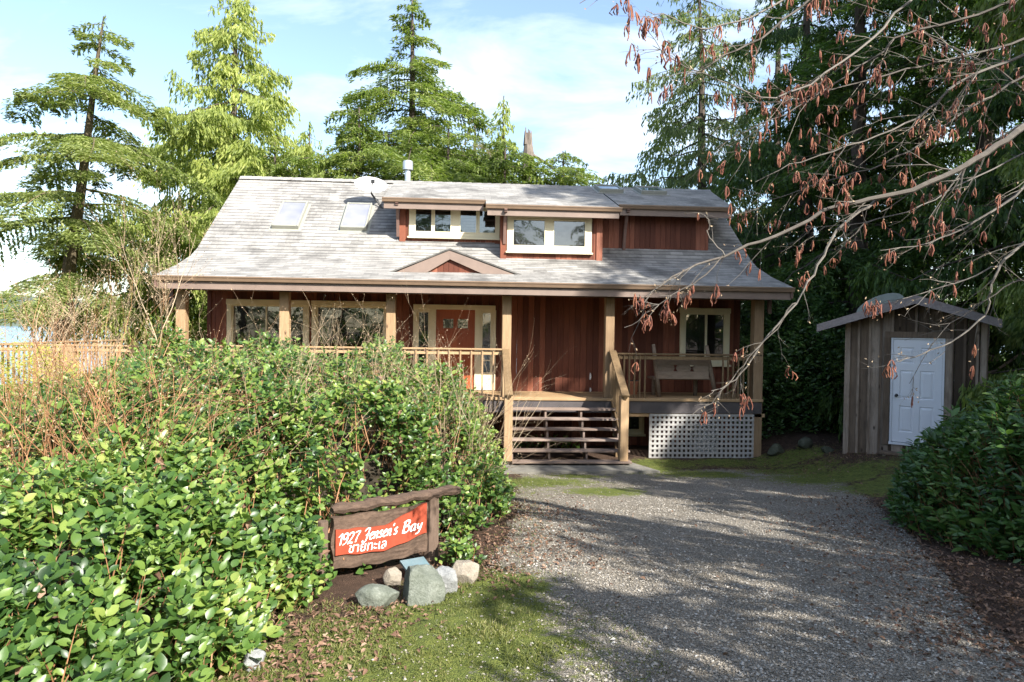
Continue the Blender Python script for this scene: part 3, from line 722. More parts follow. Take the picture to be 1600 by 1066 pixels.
# left corner: step back along width until px 1322
P0=dl.copy();P0[2]=0
def projx(P):
    v=np.array(P)-CAM;z=v@CF;return 800+FP*(v@CR)/z,533-FP*(v@CU)/z
s=0
while projx((P0[0]-s*dwid[0],P0[1]-s*dwid[1],1.5))[0]>1324 and s<3: s+=.01
DS=s;O=np.array((P0[0]-s*dwid[0],P0[1]-s*dwid[1],0.30))
print('shed origin',O,'door at',DS)
shed=thing('garden_shed','weathered grey board shed with a white panelled door at the driveway end','shed',tuple(O),thw,local=True)
def sh(px,py,yl=0):  # local (x,z) of pixel on plane local y=yl
    d=ray(px,py);n=dback;t=((O+dback*yl-CAM)@n)/(d@n);P=CAM+t*d;return (P-O)@dwid,P[2]-O[2]
dl0=sh(1394,530);dr0=sh(1476,533);db=sh(1391,689);lo=sh(1321,710);pk=sh(1430,462,-.35);fl=sh(1278,508,-.35);fr=sh(1518,489,-.35)
print('shed local',dl0,dr0,db,lo,pk,fl,fr)
SW=2.35;SD=2.4;pkx=pk[0];pkz=pk[1]-.0;sls=(pk[1]-fl[1])/(pk[0]-fl[0])
ex0=fl[0];ex1=max(fr[0],SW+.2)
def stop(x): return pkz-.13-sls*abs(x-pkx)
DX0,DX1,DZ0,DZ1=dl0[0],dr0[0],db[1],dl0[1]
mb=MB()
board_wall(mb,0,SW,0,0.02,3,w=.2,holes=[(DX0-.03,DX1+.03,DZ0-.05,DZ1+.03)],top=stop)
# battens
x=.2
while x<SW:
    if not(DX0-.06<x<DX1+.06): mb.box(x-.022,x+.022,-.055,-.033,.02,stop(x)-.01)
    elif stop(x)>DZ1+.15: mb.box(x-.022,x+.022,-.055,-.033,DZ1+.12,stop(x)-.01)
    x+=.2
mb.box(-.05,.05,-.06,0,0,stop(0));mb.box(-.045,-.022,-.02,.06,0,stop(0)-.02)
for xs in (0,SW):
    y=.02
    while y<SD: mb.box(xs-.02,xs+.02,y+.003,y+.195,.0,stop(xs)-.02);y+=.2
board_wall(mb,0,SW,SD,0.0,2.3,w=.2)
mb.build('shed_wall',M['shedwood'],shed,local=True)
mb=MB()
for (xa,za,xb,zb) in ((ex0,pkz-sls*(pkx-ex0),pkx,pkz),(pkx,pkz,ex1,pkz-sls*(ex1-pkx))):
    V=[(xa,-.38,za),(xb,-.38,zb),(xb,SD+.3,zb),(xa,SD+.3,za)]
    V=V+[(a,b,c-.05) for a,b,c in V];mb.add(V,[(0,1,2,3),(7,6,5,4),(0,4,5,1),(2,6,7,3),(0,3,7,4),(1,5,6,2)])
mb.build('shed_roof',plain('dark_shed_roofing',(.10,.095,.09),.85,.3,6,0,.5),shed)
mb=MB()
mb.prism([(ex0-.01,pkz-sls*(pkx-ex0)+.01),(pkx,pkz+.01),(pkx,pkz-.16),(ex0-.01,pkz-sls*(pkx-ex0)-.14)],-.42,-.385)
mb.prism([(pkx+.003,pkz+.01),(ex1,pkz-sls*(ex1-pkx)+.01),(ex1,pkz-sls*(ex1-pkx)-.14),(pkx+.003,pkz-.16)],-.42,-.385)
mb.build('shed_fascia',M['shedfascia'],shed)
# roof dome
mb=MB();V=[];n=10
for i in range(n+1):
    t=math.pi*(i/n)
    for yy in (-.1,.7): V.append((pkx-.62-.42*math.cos(t),yy,pkz-sls*(.62+.42*math.cos(t))+.02+.22*math.sin(t)))
V=np.array(V);F=[(2*i,2*i+1,2*i+3,2*i+2) for i in range(n)];F+=[tuple(range(0,2*n+2,2))[::-1],tuple(range(1,2*n+2,2))]
mb.add(V,F);mb.build('roof_dome',plain('dull_green_plastic_dome',(.20,.225,.205),.4,.1),shed,'dull domed skylight on the shed roof',smooth=False)
# door
mb=MB();dw=DX1-DX0
mb.box(DX0-.012,DX0+.025,-.04,.0,DZ0-.03,DZ1+.03);mb.box(DX1-.025,DX1+.012,-.04,.0,DZ0-.03,DZ1+.03);mb.box(DX0+.025,DX1-.025,-.04,.0,DZ1,DZ1+.03);mb.box(DX0-.02,DX1+.02,-.06,.0,DZ0-.055,DZ0-.01)
df=mb.build('door_frame',M['white'],shed)
mb=MB();a,b=DX0+.028,DX1-.028;rows=[(DZ0+.20,DZ0+.72),(DZ0+.86,DZ0+1.42),(DZ0+1.56,DZ1-.16)]
cols=[(a+.12,a+(b-a)/2-.05),(a+(b-a)/2+.05,b-.12)]
mb.box(a,b,-.004,.016,DZ0,DZ1-.005)
ws=[a]+[v for c in cols for v in c]+[b];hs=[DZ0]+[v for r in rows for v in r]+[DZ1-.005]
for i in range(5):
    for j in range(7):
        if i in(1,3) and j in(1,3,5):
            x0,x1,z0,z1=ws[i],ws[i+1],hs[j],hs[j+1];e=.03
            V=[(x0,-.022,z0),(x1,-.022,z0),(x1,-.022,z1),(x0,-.022,z1),(x0+e*.6,-.008,z0+e*.6),(x1-e*.6,-.008,z0+e*.6),(x1-e*.6,-.008,z1-e*.6),(x0+e*.6,-.008,z1-e*.6),(x0+2*e,-.02,z0+2*e),(x1-2*e,-.02,z0+2*e),(x1-2*e,-.02,z1-2*e),(x0+2*e,-.02,z1-2*e)]
            mb.add(V,[(0,1,5,4),(1,2,6,5),(2,3,7,6),(3,0,4,7),(4,5,9,8),(5,6,10,9),(6,7,11,10),(7,4,8,11),(8,9,10,11)])
        else: mb.add([(ws[i],-.022,hs[j]),(ws[i+1],-.022,hs[j]),(ws[i+1],-.022,hs[j+1]),(ws[i],-.022,hs[j+1])],[(0,1,2,3)])
sdoor=mb.build('shed_door',M['white'],shed,'white six panel door')
mb=MB();kz=DZ0+.92;mb.tube([(a+.07,-.02,kz),(a+.07,-.05,kz),(a+.07,-.06,kz),(a+.07,-.085,kz),(a+.07,-.09,kz)],[.034,.016,.028,.03,.018],12);mb.build('door_knob',M['black'],sdoor,smooth=True)
mb=MB();mb.box(DX0-.12,DX1+.12,-.066,-.034,DZ1+.035,DZ1+.15);mb.box(DX0-.13,DX0-.02,-.064,-.034,DZ0-.06,DZ1+.03);mb.box(DX1+.02,DX1+.13,-.064,-.034,DZ0-.06,DZ1+.03);mb.build('door_trim',M['shedwood'],shed)
mb=MB();mb.bbox(DX0-.15,DX1+.2,-.30,-.07,DZ0-.24,DZ0-.19);mb.bbox(DX0-.2,DX1+.25,-.62,-.32,-.24,-.19);mb.box(DX0-.1,DX0-.05,-.55,-.07,-.4,-.24);mb.box(DX1+.1,DX1+.15,-.55,-.07,-.4,-.24);mb.box(DX0-.1,DX0-.05,-.28,-.07,-.24,DZ0-.24);mb.box(DX1+.1,DX1+.15,-.28,-.07,-.24,DZ0-.24)
mb.build('step',M['shedwood'],shed)
mb=MB()
for x in (.12,SW-.4): mb.bbox(x,x+.3,.0,.25,-.5,.0,.02);mb.bbox(x,x+.3,SD-.4,SD-.1,-.5,.0,.02)
mb.bbox(-.02,SW+.02,.0,.06,-.12,.0);mb.build('foundation_block',M['concrete'],shed)

# ================================================================== SIGN
pr=at(675,890,Y=6.3);th=rad(33);sw=np.array((math.cos(th),math.sin(th),0));sn=np.array((-math.sin(th),math.cos(th),0))
SO=np.array((pr[0],pr[1],gz(pr[0],pr[1])))
sign=thing('house_sign','old driftwood address sign with orange red painted band at the hedge edge','sign',tuple(SO),th,local=True)
def sl_(px,py,yl=0):
    d=ray(px,py);t=((SO+sn*yl-CAM)@sn)/(d@sn);P=CAM+t*d;return (P-SO)@sw,P[2]-SO[2]
c=[sl_(*p) for p in ((517,812),(664,785),(663,861),(530,888))];print('sign',c,sl_(675,768),sl_(715,760),sl_(535,790))
ptop=sl_(675,768)[1];x1=c[1][0];x0=c[0][0];zt=(c[1][1]+c[0][1])/2;zb=(c[2][1]+c[3][1])/2
print('board',x0,x1,zb,zt)
mb=MB();P=[(-.0,.02,-.2),(-.005,.015,.2),(.005,.02,.5),(0,.02,ptop)];mb.tube(P,[.075,.07,.065,.062],8);mb.build('sign_post',M['signpost'],sign)
mb=MB();mb.tube([(x0-.06,.02,-.3),(x0-.06,.02,ptop*.82)],[.05,.045],8);mb.build('sign_post',M['signpost'],sign)
mb=MB();bl=sl_(540,795);br=sl_(716,764)
n=10;n=26;P=[(bl[0]-.12+(br[0]-bl[0]+.12)*i/n,.0+.008*math.sin(i*1.7),bl[1]*.5+br[1]*.5+(i/n-.5)*(br[1]-bl[1])*.7+.007*math.sin(i*.9)+.004*math.sin(i*2.9)) for i in range(n+1)]
mb.tube(P,[.03]+[.058+.006*math.sin(i*1.1)+.005*math.sin(i*3.7) for i in range(1,n)]+[.045],9,squash=.8);mb.build('crossbeam',M['signwood'],sign,smooth=False)
# board with wavy edge, built as a grid slab with rough relief
mb=MB();nx,nz=40,24;V=[];
for yy in (0,1):
    for j in range(nz+1):
        for i in range(nx+1):
            u=i/nx;v=j/nz
            top=zt+.012*math.sin(u*7)+.008*math.sin(u*19+1);bot=zb+.015*math.sin(u*5+2)+.007*math.sin(u*23)
            xx=x0+(x1-x0)*u+(.012*math.sin(v*9) if i in(0,nx) else 0)
            z=bot+(top-bot)*v
            r=(fbm(xx*3,z*28,5)-.5)*.022
            V.append((xx,(-.035+r) if yy==0 else .02,z))
V=np.array(V);m1=(nx+1)*(nz+1);F=[]
for j in range(nz):
    for i in range(nx):
        a=j*(nx+1)+i;F.append((a,a+1,a+nx+2,a+nx+1));F.append((m1+a,m1+a+nx+1,m1+a+nx+2,m1+a+1))
for i in range(nx): F.append((i,m1+i,m1+i+1,i+1));a=nz*(nx+1)+i;F.append((a,a+1,m1+a+1,m1+a))
for j in range(nz): a=j*(nx+1);F.append((a,a+nx+1,m1+a+nx+1,m1+a));a+=nx;F.append((a,m1+a,m1+a+nx+1,a+nx+1))
mb.add(V,F);board=mb.build('sign_board',M['signwood'],sign)
# orange band following the photographed outline
top=[(522,829),(560,825),(600,822),(640,800),(664,786)];bot=[(522,868),(560,865),(600,860),(635,846),(664,832)]
tp_=[sl_(*p,yl=-.05) for p in top];bt_=[sl_(*p,yl=-.05) for p in bot]
def clampx(p): return (min(max(p[0],x0+.012),x1-.012),p[1])
mb=MB();ns=24;xs=np.linspace(max(x0+.02,tp_[0][0]),x1-.012,ns);
zt_=np.interp(xs,[p[0] for p in tp_],[p[1] for p in tp_])+.004*np.sin(xs*31);zb_=np.interp(xs,[p[0] for p in bt_],[p[1] for p in bt_])+.004*np.sin(xs*27)
poly=list(zip(xs,zb_))+list(zip(xs[::-1],zt_[::-1]));mb.prism(poly,-.058,-.04);mb.build('painted_band',M['signred'],board)
def text(s,p0,p1,h,name,shear=.35,off=.0):
    cu=bpy.data.curves.new(name,'FONT');cu.body=s;cu.size=1;cu.shear=shear;cu.extrude=.0;cu.offset=off
    o=bpy.data.objects.new(name,cu);COL.objects.link(o);dg=bpy.context.evaluated_depsgraph_get()
    me=bpy.data.meshes.new_from_object(o.evaluated_get(dg));bpy.data.objects.remove(o)
    n=len(me.vertices);co_=np.zeros(n*3,np.float32);me.vertices.foreach_get('co',co_);co_=co_.reshape(-1,3)
    mn,mx=co_.min(0),co_.max(0);w=mx[0]-mn[0]
    u=(co_[:,0]-mn[0])/w;v=co_[:,1]*h
    X=p0[0]+u*(p1[0]-p0[0]);Z=p0[1]+u*(p1[1]-p0[1])+v
    out=np.stack([X,np.full(n,-.0605),Z],1).astype(np.float32);me.vertices.foreach_set('co',out.ravel())
    me.materials.clear();me.materials.append(M['letter']);me.update()
    ob=bpy.data.objects.new(name,me);COL.objects.link(ob);ob.parent=board;BASE[ob.name]=np.zeros(3);return ob
a=sl_(526,852,-.06);b=sl_(566,846,-.06);c2=sl_(658,827,-.06)
#text("1927",a,sl_(562,846,-.06),.135,'lettering',.3,.012)
#text("Jensen’s",sl_(567,845,-.06),sl_(622,835,-.06),.135,'lettering',.45,.014)
#text("Bay",sl_(628,834,-.06),sl_(659,829,-.06),.135,'lettering',.4,.014)
text("ชายทะเล",sl_(545,864,-.06),sl_(604,856,-.06),.115,'lettering',.2,.004)

# calligraphic pen strokes for the painted address
GL={'1':[[(0,.75),(.14,.9),(.3,1),(.3,.5),(.3,0)]],
'9':[[(.5,.75),(.4,.98),(.15,.98),(.03,.75),(.12,.52),(.35,.5),(.5,.72),(.5,.4),(.38,.1),(.1,-.02)]],
'2':[[(.03,.75),(.12,.97),(.38,.98),(.48,.75),(.3,.4),(.02,.02),(.25,.06),(.52,.0)]],
'7':[[(.02,.9),(.2,.98),(.52,.96),(.3,.5),(.2,0)]],
'J':[[(.15,.82),(.3,1.02),(.62,1.0),(.55,.7),(.48,.3),(.35,-.1),(.1,-.18),(.02,.0)],[(.28,.45),(.45,.5),(.62,.48)]],
'e':[[(.05,.3),(.3,.38),(.38,.55),(.2,.62),(.04,.4),(.06,.1),(.22,0),(.42,.12)]],
'n':[[(.06,.6),(.06,.3),(.04,0)],[(.05,.42),(.2,.6),(.34,.55),(.33,.25),(.34,0),(.44,.08)]],
's':[[(.36,.55),(.22,.62),(.08,.5),(.2,.34),(.33,.2),(.25,.02),(.02,.06)]],
"'":[[(.08,1.05),(.1,.95),(.04,.82)]],
'B':[[(.12,1.0),(.1,.5),(.08,.0)],[(-.02,.9),(.2,1.04),(.46,.98),(.44,.7),(.18,.54),(.5,.5),(.56,.2),(.38,.0),(.04,.02)]],
'a':[[(.36,.55),(.2,.62),(.04,.4),(.06,.08),(.2,.02),(.36,.3)],[(.38,.6),(.36,.3),(.38,.04),(.48,.1)]],
'y':[[(.04,.6),(.06,.3),(.18,.18),(.34,.35)],[(.38,.6),(.34,.2),(.22,-.25),(.0,-.3)]],' ':[]}
ADV={'1':.45,'9':.62,'2':.62,'7':.6,'J':.74,'e':.48,'n':.52,'s':.46,"'":.22,'B':.7,'a':.56,'y':.5,' ':.34}
def pen(word,p0,p1,h,w=.115,sh=.22):
    tot=sum(ADV[c] for c in word);sx=(p1[0]-p0[0])/tot;mb=MB();cur=0
    for c in word:
        for st_ in GL[c]:
            P=np.array(st_);Q=[]
            for i in range(len(P)-1):
                a=P[max(i-1,0)];b=P[i];c_=P[i+1];d=P[min(i+2,len(P)-1)]
                for t in np.linspace(0,1,6)[:-1]: Q.append(.5*((2*b)+(-a+c_)*t+(2*a-5*b+4*c_-d)*t*t+(-a+3*b-3*c_+d)*t**3))
            Q.append(P[-1]);Q=np.array(Q)
            nb=np.array((math.cos(rad(35)),math.sin(rad(35))))*w*.5
            T=np.gradient(Q,axis=0);T/=np.linalg.norm(T,axis=1)[:,None]+1e-9;Nm=np.stack([-T[:,1],T[:,0]],1)
            sg=np.sign(Nm@nb)[:,None]+1e-9;O_=Nm*.035+nb*sg*.85
            A_=Q+O_;B_=Q-O_;V=[]
            for q in list(A_)+list(B_):
                X_=cur+q[0]+q[1]*sh;x=p0[0]+X_*sx;z=p0[1]+(p1[1]-p0[1])*X_/tot+q[1]*h;V.append((x,-.0605-.0004*(len(mb.V)%5),z))
            n=len(Q);mb.addq(np.array(V),np.array([(i,i+1,n+i+1,n+i) for i in range(n-1)]))
        cur+=ADV[c]
    mb.build('lettering',M['letter'],board)
BASE[board.name]=np.zeros(3)
pen('1927',sl_(527,853,-.06),sl_(561,846,-.06),.088)
pen("Jensen's",sl_(566,845,-.06),sl_(621,834,-.06),.092)
pen('Bay',sl_(628,833,-.06),sl_(659,827,-.06),.098)
# ================================================================== GROUND
def axis(lo,hi,d,outer):
    a=list(np.arange(lo,hi+1e-6,d));g=d;x=hi
    while x<outer: g*=1.25;x+=g;a.append(x)
    g=d;x=lo
    while x>-outer: g*=1.25;x-=g;a.insert(0,x)
    return np.array(a)
def pip(x,y,poly):
    r=np.zeros(x.shape,bool);n=len(poly)
    for i in range(n):
        (x1,y1),(x2,y2)=poly[i],poly[(i+1)%n]
        c=((y1>y)!=(y2>y));t=(x2-x1)*(y-y1)/((y2-y1) if y2!=y1 else 1e-9)+x1
        r^=c&(x<t)
    return r
def pdist(x,y,poly,closed=True):
    d=np.full(x.shape,1e9);n=len(poly)
    for i in range(n if closed else n-1):
        a=np.array(poly[i]);b=np.array(poly[(i+1)%n]);ab=b-a;L=ab@ab+1e-9
        t=np.clip(((x-a[0])*ab[0]+(y-a[1])*ab[1])/L,0,1);d=np.minimum(d,np.hypot(x-a[0]-t*ab[0],y-a[1]-t*ab[1]))
    return d
def gp(px,py): 
    P=ghit(px,py);return (P[0],P[1])
drive=[gp(*p) for p in ((560,1062),(690,985),(770,900),(815,830),(812,760),(830,738),(1010,737),(1200,737),(1270,745),(1330,765),(1390,820),(1440,880),(1500,960),(1570,1030),(1598,1062))]
drive=[(-.9,-3),(-.75,1.5)]+drive+[(3.2,1.5),(4.0,-3)]
def grav(x,y):
    d=pdist(x,y,drive);i=pip(x,y,drive);return np.clip(.5+np.where(i,d,-d)*.9,0,1)
mossb=[(gp(640,1010),1.1),(gp(720,960),.6),(gp(590,1040),1.1),(gp(560,985),.5),(gp(860,755),.8),(gp(950,770),.7),(gp(1300,745),1.2),(gp(1390,760),.9),(gp(1100,742),.9),(gp(1000,738),.7),(gp(1240,738),.9),(gp(900,745),.5),((4.3,14.2),.8),((5.6,14.3),.8),((6.9,14.2),.9),((3.9,13.6),.5),(gp(760,920),.5)]
def moss(x,y):
    m=np.zeros_like(x)
    for (a,b),r in mossb: m=np.maximum(m,np.exp(-(((x-a)/(r*1.3))**2+((y-b)/(r*.8))**2)))
    edge=np.clip(1-np.abs(pdist(x,y,drive)-.0)/.8,0,1)*.25
    return np.clip(m*.78+edge*(x<1.5)+.15,0,1)
X=axis(-9,11,.09,420);Y=axis(-1,17,.09,420)
GX,GY=np.meshgrid(X,Y);GZ=gz(GX,GY)
nx,ny=len(X),len(Y);i=np.arange((ny-1)*(nx-1));r=i//(nx-1);c_=i%(nx-1);a=r*nx+c_
Q=np.stack([a,a+1,a+nx+1,a+nx],1)
V=np.stack([GX.ravel(),GY.ravel(),GZ.ravel()],1)
gx,gy=GX.ravel(),GY.ravel();near=(np.abs(gx)<30)&(gy<30)&(gy>-12)
gr_a=np.where(near,grav(gx,gy),0);ms_a=np.where(near,moss(gx,gy),.25)
me=npmesh('ground',V,Q.ravel(),np.full(len(Q),4),M['ground'],smooth=True,attr={'grav':gr_a*.0+np.minimum(gr_a,.35),'moss':ms_a})
o=bpy.data.objects.new('ground',me);COL.objects.link(o);tag(o,kind='structure')
# driveway: sheet over the ground where the gravel mask is above a ragged threshold
cx=V[Q].mean(1);sel=(grav(cx[:,0],cx[:,1])+(fbm(cx[:,0]*1.5,cx[:,1]*1.5,21)-.47)*.5>.38)&(cx[:,1]>-3)&(cx[:,1]<14.5)
Qs=Q[sel];u,inv=np.unique(Qs,return_inverse=True);Vs=V[u].copy();Vs[:,2]+=.006
me=npmesh('gravel_driveway',Vs,inv.ravel(),np.full(len(Qs),4),M['ground'],smooth=True,attr={'grav':np.clip(gr_a[u]+.1,0,1),'moss':ms_a[u]})
o=bpy.data.objects.new('gravel_driveway',me);COL.objects.link(o);tag(o,kind='structure')
# sea and far hills
mb=MB();mb.add([(-5000,60,-9),(5000,60,-9),(5000,7000,-9),(-5000,7000,-9)],[(0,1,2,3)])
m_,nt=mat('sea_water');N=NT(nt);N.out((.10,.17,.20),.25,N.bump(N.noise(N.mapv(N.pos(),(1,.3,1)),.5,4),.4,.3),spec=.6)
tag(mb.build('sea',m_),kind='structure')
def hills(y0,h,seed,name):
    xs=np.linspace(-3500,2500,240);V=[];F=[]
    for k,(yy,f) in enumerate(((y0,-.2),(y0+120,.35),(y0+260,.75),(y0+420,1.),(y0+700,.2))):
        for x in xs: V.append((x,yy+60*math.sin(x*.004+seed),-9.5+f*h*(.35+1.0*fbm(x*.0016,seed*3.1,seed,5))))
    n=len(xs)
    for k in range(4):
        for i in range(n-1): a=k*n+i;F.append((a,a+1,a+n+1,a+n))
    m_,nt=mat(name+'_forest');N=NT(nt);N.out(N.ramp(N.noise(N.pos(),.02,6,.7),[(.3,(.05,.075,.06)),(.7,(.11,.14,.10))]),.9,N.bump(N.noise(N.pos(),.05,5,.8),.8,8))
    mb=MB();mb.addq(np.array(V),np.array(F));tag(mb.build('far_hills',m_,smooth=True),kind='structure')
hills(1900,110,3,'far');
# ================================================================== STONES, LITTER, GRASS
def ico():
    t=(1+5**.5)/2;V=np.array([(-1,t,0),(1,t,0),(-1,-t,0),(1,-t,0),(0,-1,t),(0,1,t),(0,-1,-t),(0,1,-t),(t,0,-1),(t,0,1),(-t,0,-1),(-t,0,1)],float)/math.hypot(1,t)
    F=[(0,11,5),(0,5,1),(0,1,7),(0,7,10),(0,10,11),(1,5,9),(5,11,4),(11,10,2),(10,7,6),(7,1,8),(3,9,4),(3,4,2),(3,2,6),(3,6,8),(3,8,9),(4,9,5),(2,4,11),(6,2,10),(8,6,7),(9,8,1)]
    return V,F
def subdiv(V,F):
    V=list(map(tuple,V));c={};G=[]
    def mid(a,b):
        k=(min(a,b),max(a,b))
        if k not in c: p=(np.array(V[a])+np.array(V[b]))/2;p/=np.linalg.norm(p);V.append(tuple(p));c[k]=len(V)-1
        return c[k]
    for a,b,d in F: x,y,z=mid(a,b),mid(b,d),mid(d,a);G+=[(a,x,z),(b,y,x),(d,z,y),(x,y,z)]
    return np.array(V),G
def rock(name,label,px,py,w,h,d,m,seed,ang=0,flat=0):
    # px,py: pixel of the rock's base centre
    P=ghit(px,py);V,F=ico()
    for _ in range(4): V,F=subdiv(V,F)
    R_=np.random.default_rng(seed)
    # facet cuts
    for k in range(18):
        n=R_.normal(size=3);n/=np.linalg.norm(n);c=R_.uniform(.62,.9)
        dd=V@n;V=V-np.maximum(0,dd-c)[:,None]*n*.92
    f=lambda s:fbm(V[:,0]*s+seed,V[:,1]*s+V[:,2]*s*.9,seed,4)-.47
    V=V/np.abs(V).max(0);V=V*(1+.14*f(1.6)+.08*f(6)+.04*f(15))[:,None]
    V=V*np.array((w/2,d/2,h/2))
    ca,sa=math.cos(ang),math.sin(ang);V[:,:2]=V[:,:2]@np.array([[ca,sa],[-sa,ca]])
    V+=np.array((P[0],P[1]+d*.35,gz(P[0],P[1])+h*.22))
    mb=MB();mb.add(V,F);o=mb.build(name,M[m],smooth=False);tag(o,label,'rock',group='rocks at the foot of the sign' if px<1000 else 'dark rocks on the shaded bank')
    o.data.polygons.foreach_set('use_smooth',np.ones(len(o.data.polygons),bool));return o
rock('rock','large rounded greenish boulder in front of the sign',657,946,.36,.36,.30,'rock1',3)
rock('rock','pale angular granite rock right of the large boulder',695,932,.21,.28,.2,'rock2',5,.5)
rock('rock','tan faceted rock at the right end of the row',728,915,.25,.25,.2,'rock3',8,.3)
rock('rock','low grey brown flat rock left of the large boulder',588,952,.33,.22,.20,'rock1',12,.2)
rock('rock','small pale round rock half behind the large boulder',613,918,.17,.18,.15,'rock3',14)
rock('rock','pale stone under the leaves at the hedge corner in front',392,1050,.14,.14,.12,'rock2',19)
rock('rock','dark mossy rock low between the house corner and the leafy bush',1215,712,.5,.35,.28,'rock4',21,.4)
rock('rock','flat dark rock on the bank between house and shed',1262,700,.6,.3,.3,'rock4',25,.9)
rock('rock','small dark rock beside the shed corner',1297,708,.28,.2,.25,'rock4',29,.2)
# solar light
P=ghit(655,905);sol=thing('solar_light','small tilted blue grey solar panel lamp behind the boulder','garden light',(P[0],P[1]+.12,float(gz(P[0],P[1]))))
b0=np.array((P[0],P[1]+.12,float(gz(P[0],P[1]))))
mb=MB();pc_=at(650,884,Y=b0[1]-.02);mb.bbox(pc_[0]-.06,pc_[0]+.02,b0[1]-.04,b0[1]+.04,b0[2]-.1,pc_[2]-.02,.005);mb.build('stake',M['signpost'],sol)
Rm=np.array(Matrix.Rotation(rad(28),3,'Z')@Matrix.Rotation(rad(14),3,'X'));
mb=MB();mb.bbox(-.11,.11,-.10,.10,-.012,.012,.004,M=(Rm,pc_));mb.build('solar_panel',M['slate'],sol)
def scatter(n,fn,box,seed):
    R_=np.random.default_rng(seed);out=[];tot=0
    while tot<n:
        x=R_.uniform(box[0],box[1],n*2);y=R_.uniform(box[2],box[3],n*2);p=fn(x,y);k=R_.random(n*2)<p
        out.append(np.stack([x[k],y[k]],1));tot+=k.sum()
        if len(out)>60: break
    return np.concatenate(out)[:n]
def vis(x,y,m=1.02):
    zc=(x*CF[0]+y*CF[1]);xc=(x*CR[0]+y*CR[1]);return (zc>1.8)&(np.abs(xc/zc)<.77*m)
def pebbles(n,fn,box,r0,r1,seed):
    P=scatter(n,fn,box,seed);n=len(P);R_=np.random.default_rng(seed+1)
    O8=np.array([(1,0,0),(0,1,0),(-1,0,0),(0,-1,0),(0,0,1),(0,0,-1)],float);F=np.array([(0,1,4),(1,2,4),(2,3,4),(3,0,4),(1,0,5),(2,1,5),(3,2,5),(0,3,5)])
    r=R_.uniform(r0,r1,n)*(R_.random(n)**2*.9+.6)
    J=O8[None]*R_.uniform(.6,1.25,(n,6,1))+R_.normal(0,.12,(n,6,3));J[:,:,2]*=.65
    a=R_.uniform(0,6.28,n);c,s=np.cos(a),np.sin(a);x=J[:,:,0]*c[:,None]-J[:,:,1]*s[:,None];y=J[:,:,0]*s[:,None]+J[:,:,1]*c[:,None]
    V=np.stack([x,y,J[:,:,2]],2)*r[:,None,None]+np.stack([P[:,0],P[:,1],gz(P[:,0],P[:,1])+.008+r*.2],1)[:,None]
    return V.reshape(-1,3),(F[None]+6*np.arange(n)[:,None,None]).reshape(-1,3)
def dens(x,y):
    d=np.hypot(x,y);return vis(x,y)*(grav(x,y)>.4)*np.clip((2.6/d)**1.6,0,1)*np.clip(1.05-1.5*moss(x,y),.04,1)
V,F=pebbles(80000,dens,(-1.5,8,2.0,13.3),.004,.0115,31)
me=npmesh('loose_gravel',V,F.ravel(),np.full(len(F),3),M['pebble']);o=bpy.data.objects.new('loose_gravel',me);COL.objects.link(o);tag(o,'loose grey stones scattered over the driveway','gravel',kind='stuff')
# generic leaf faces : centre, direction, normal, length, width
def frames(D,Nn):
    D=D/(np.linalg.norm(D,axis=1)[:,None]+1e-9);S_=np.cross(D,Nn);S_/=np.linalg.norm(S_,axis=1)[:,None]+1e-9;Nn=np.cross(S_,D);return D,S_,Nn
def leaf6(P,D,Nn,L,W,fold=.25,curl=.15):
    """ovate folded leaf, 7 verts, 4 quads/tris -> P is the base"""
    D,S_,Nn=frames(D,Nn);L=L[:,None];W=W[:,None]
    p0=P;p1=P+D*L*.3+S_*W*.46+Nn*W*fold;p2=P+D*L*.3-S_*W*.46+Nn*W*fold
    q1=P+D*L*.68+S_*W*.40+Nn*(W*fold*.8-L*curl*.4);q2=P+D*L*.68-S_*W*.40+Nn*(W*fold*.8-L*curl*.4)
    c1=P+D*L*.3;c2=P+D*L*.68-Nn*L*curl*.45;t=P+D*L-Nn*L*curl
    V=np.stack([p0,p1,p2,q1,q2,c1,c2,t],1);n=len(P)
    F4=np.array([(5,1,3,6),(2,5,6,4)]);F3=np.array([(0,1,5),(0,5,2),(6,3,7),(4,6,7)])
    b=8*np.arange(n)[:,None,None]
    l4=(F4[None]+b).reshape(-1,4);l3=(F3[None]+b).reshape(-1,3)
    return V.reshape(-1,3),np.concatenate([l4.ravel(),l3.ravel()]),np.concatenate([np.full(len(l4),4),np.full(len(l3),3)])
def leaf14(P,D,Nn,L,W,fold=.25,curl=.15):
    D,S_,Nn=frames(D,Nn);L=L[:,None];W=W[:,None];T=(.14,.38,.62,.85);WW=(.27,.48,.45,.22)
    V=[P]
    for t,w in zip(T,WW):
        c=P+D*L*t-Nn*L*curl*t*t;e=Nn*W*fold*w*1.6
        V+=[c+S_*W*w+e,c,c-S_*W*w+e]
    V.append(P+D*L-Nn*L*curl);V=np.stack(V,1);n=len(P);F3=[(0,1,2),(0,2,3),(10,13,11),(11,13,12)];F4=[]
    for k in range(3): a=1+3*k;F4+=[(a,a+3,a+4,a+1),(a+1,a+4,a+5,a+2)]
    b=14*np.arange(n)[:,None,None];l4=(np.array(F4)[None]+b).reshape(-1,4);l3=(np.array(F3)[None]+b).reshape(-1,3)
    return V.reshape(-1,3),np.concatenate([l4.ravel(),l3.ravel()]),np.concatenate([np.full(len(l4),4),np.full(len(l3),3)])
def rhomb(P,D,Nn,L,W,bend=.0):
    D,S_,Nn=frames(D,Nn);L=L[:,None];W=W[:,None]
    V=np.stack([P-D*L*.5,P+S_*W*.5-D*L*.05,P+D*L*.5-Nn*L*bend,P-S_*W*.5-D*L*.05],1);n=len(P)
    F=np.arange(4*n).reshape(n,4);return V.reshape(-1,3),F.ravel(),np.full(n,4)
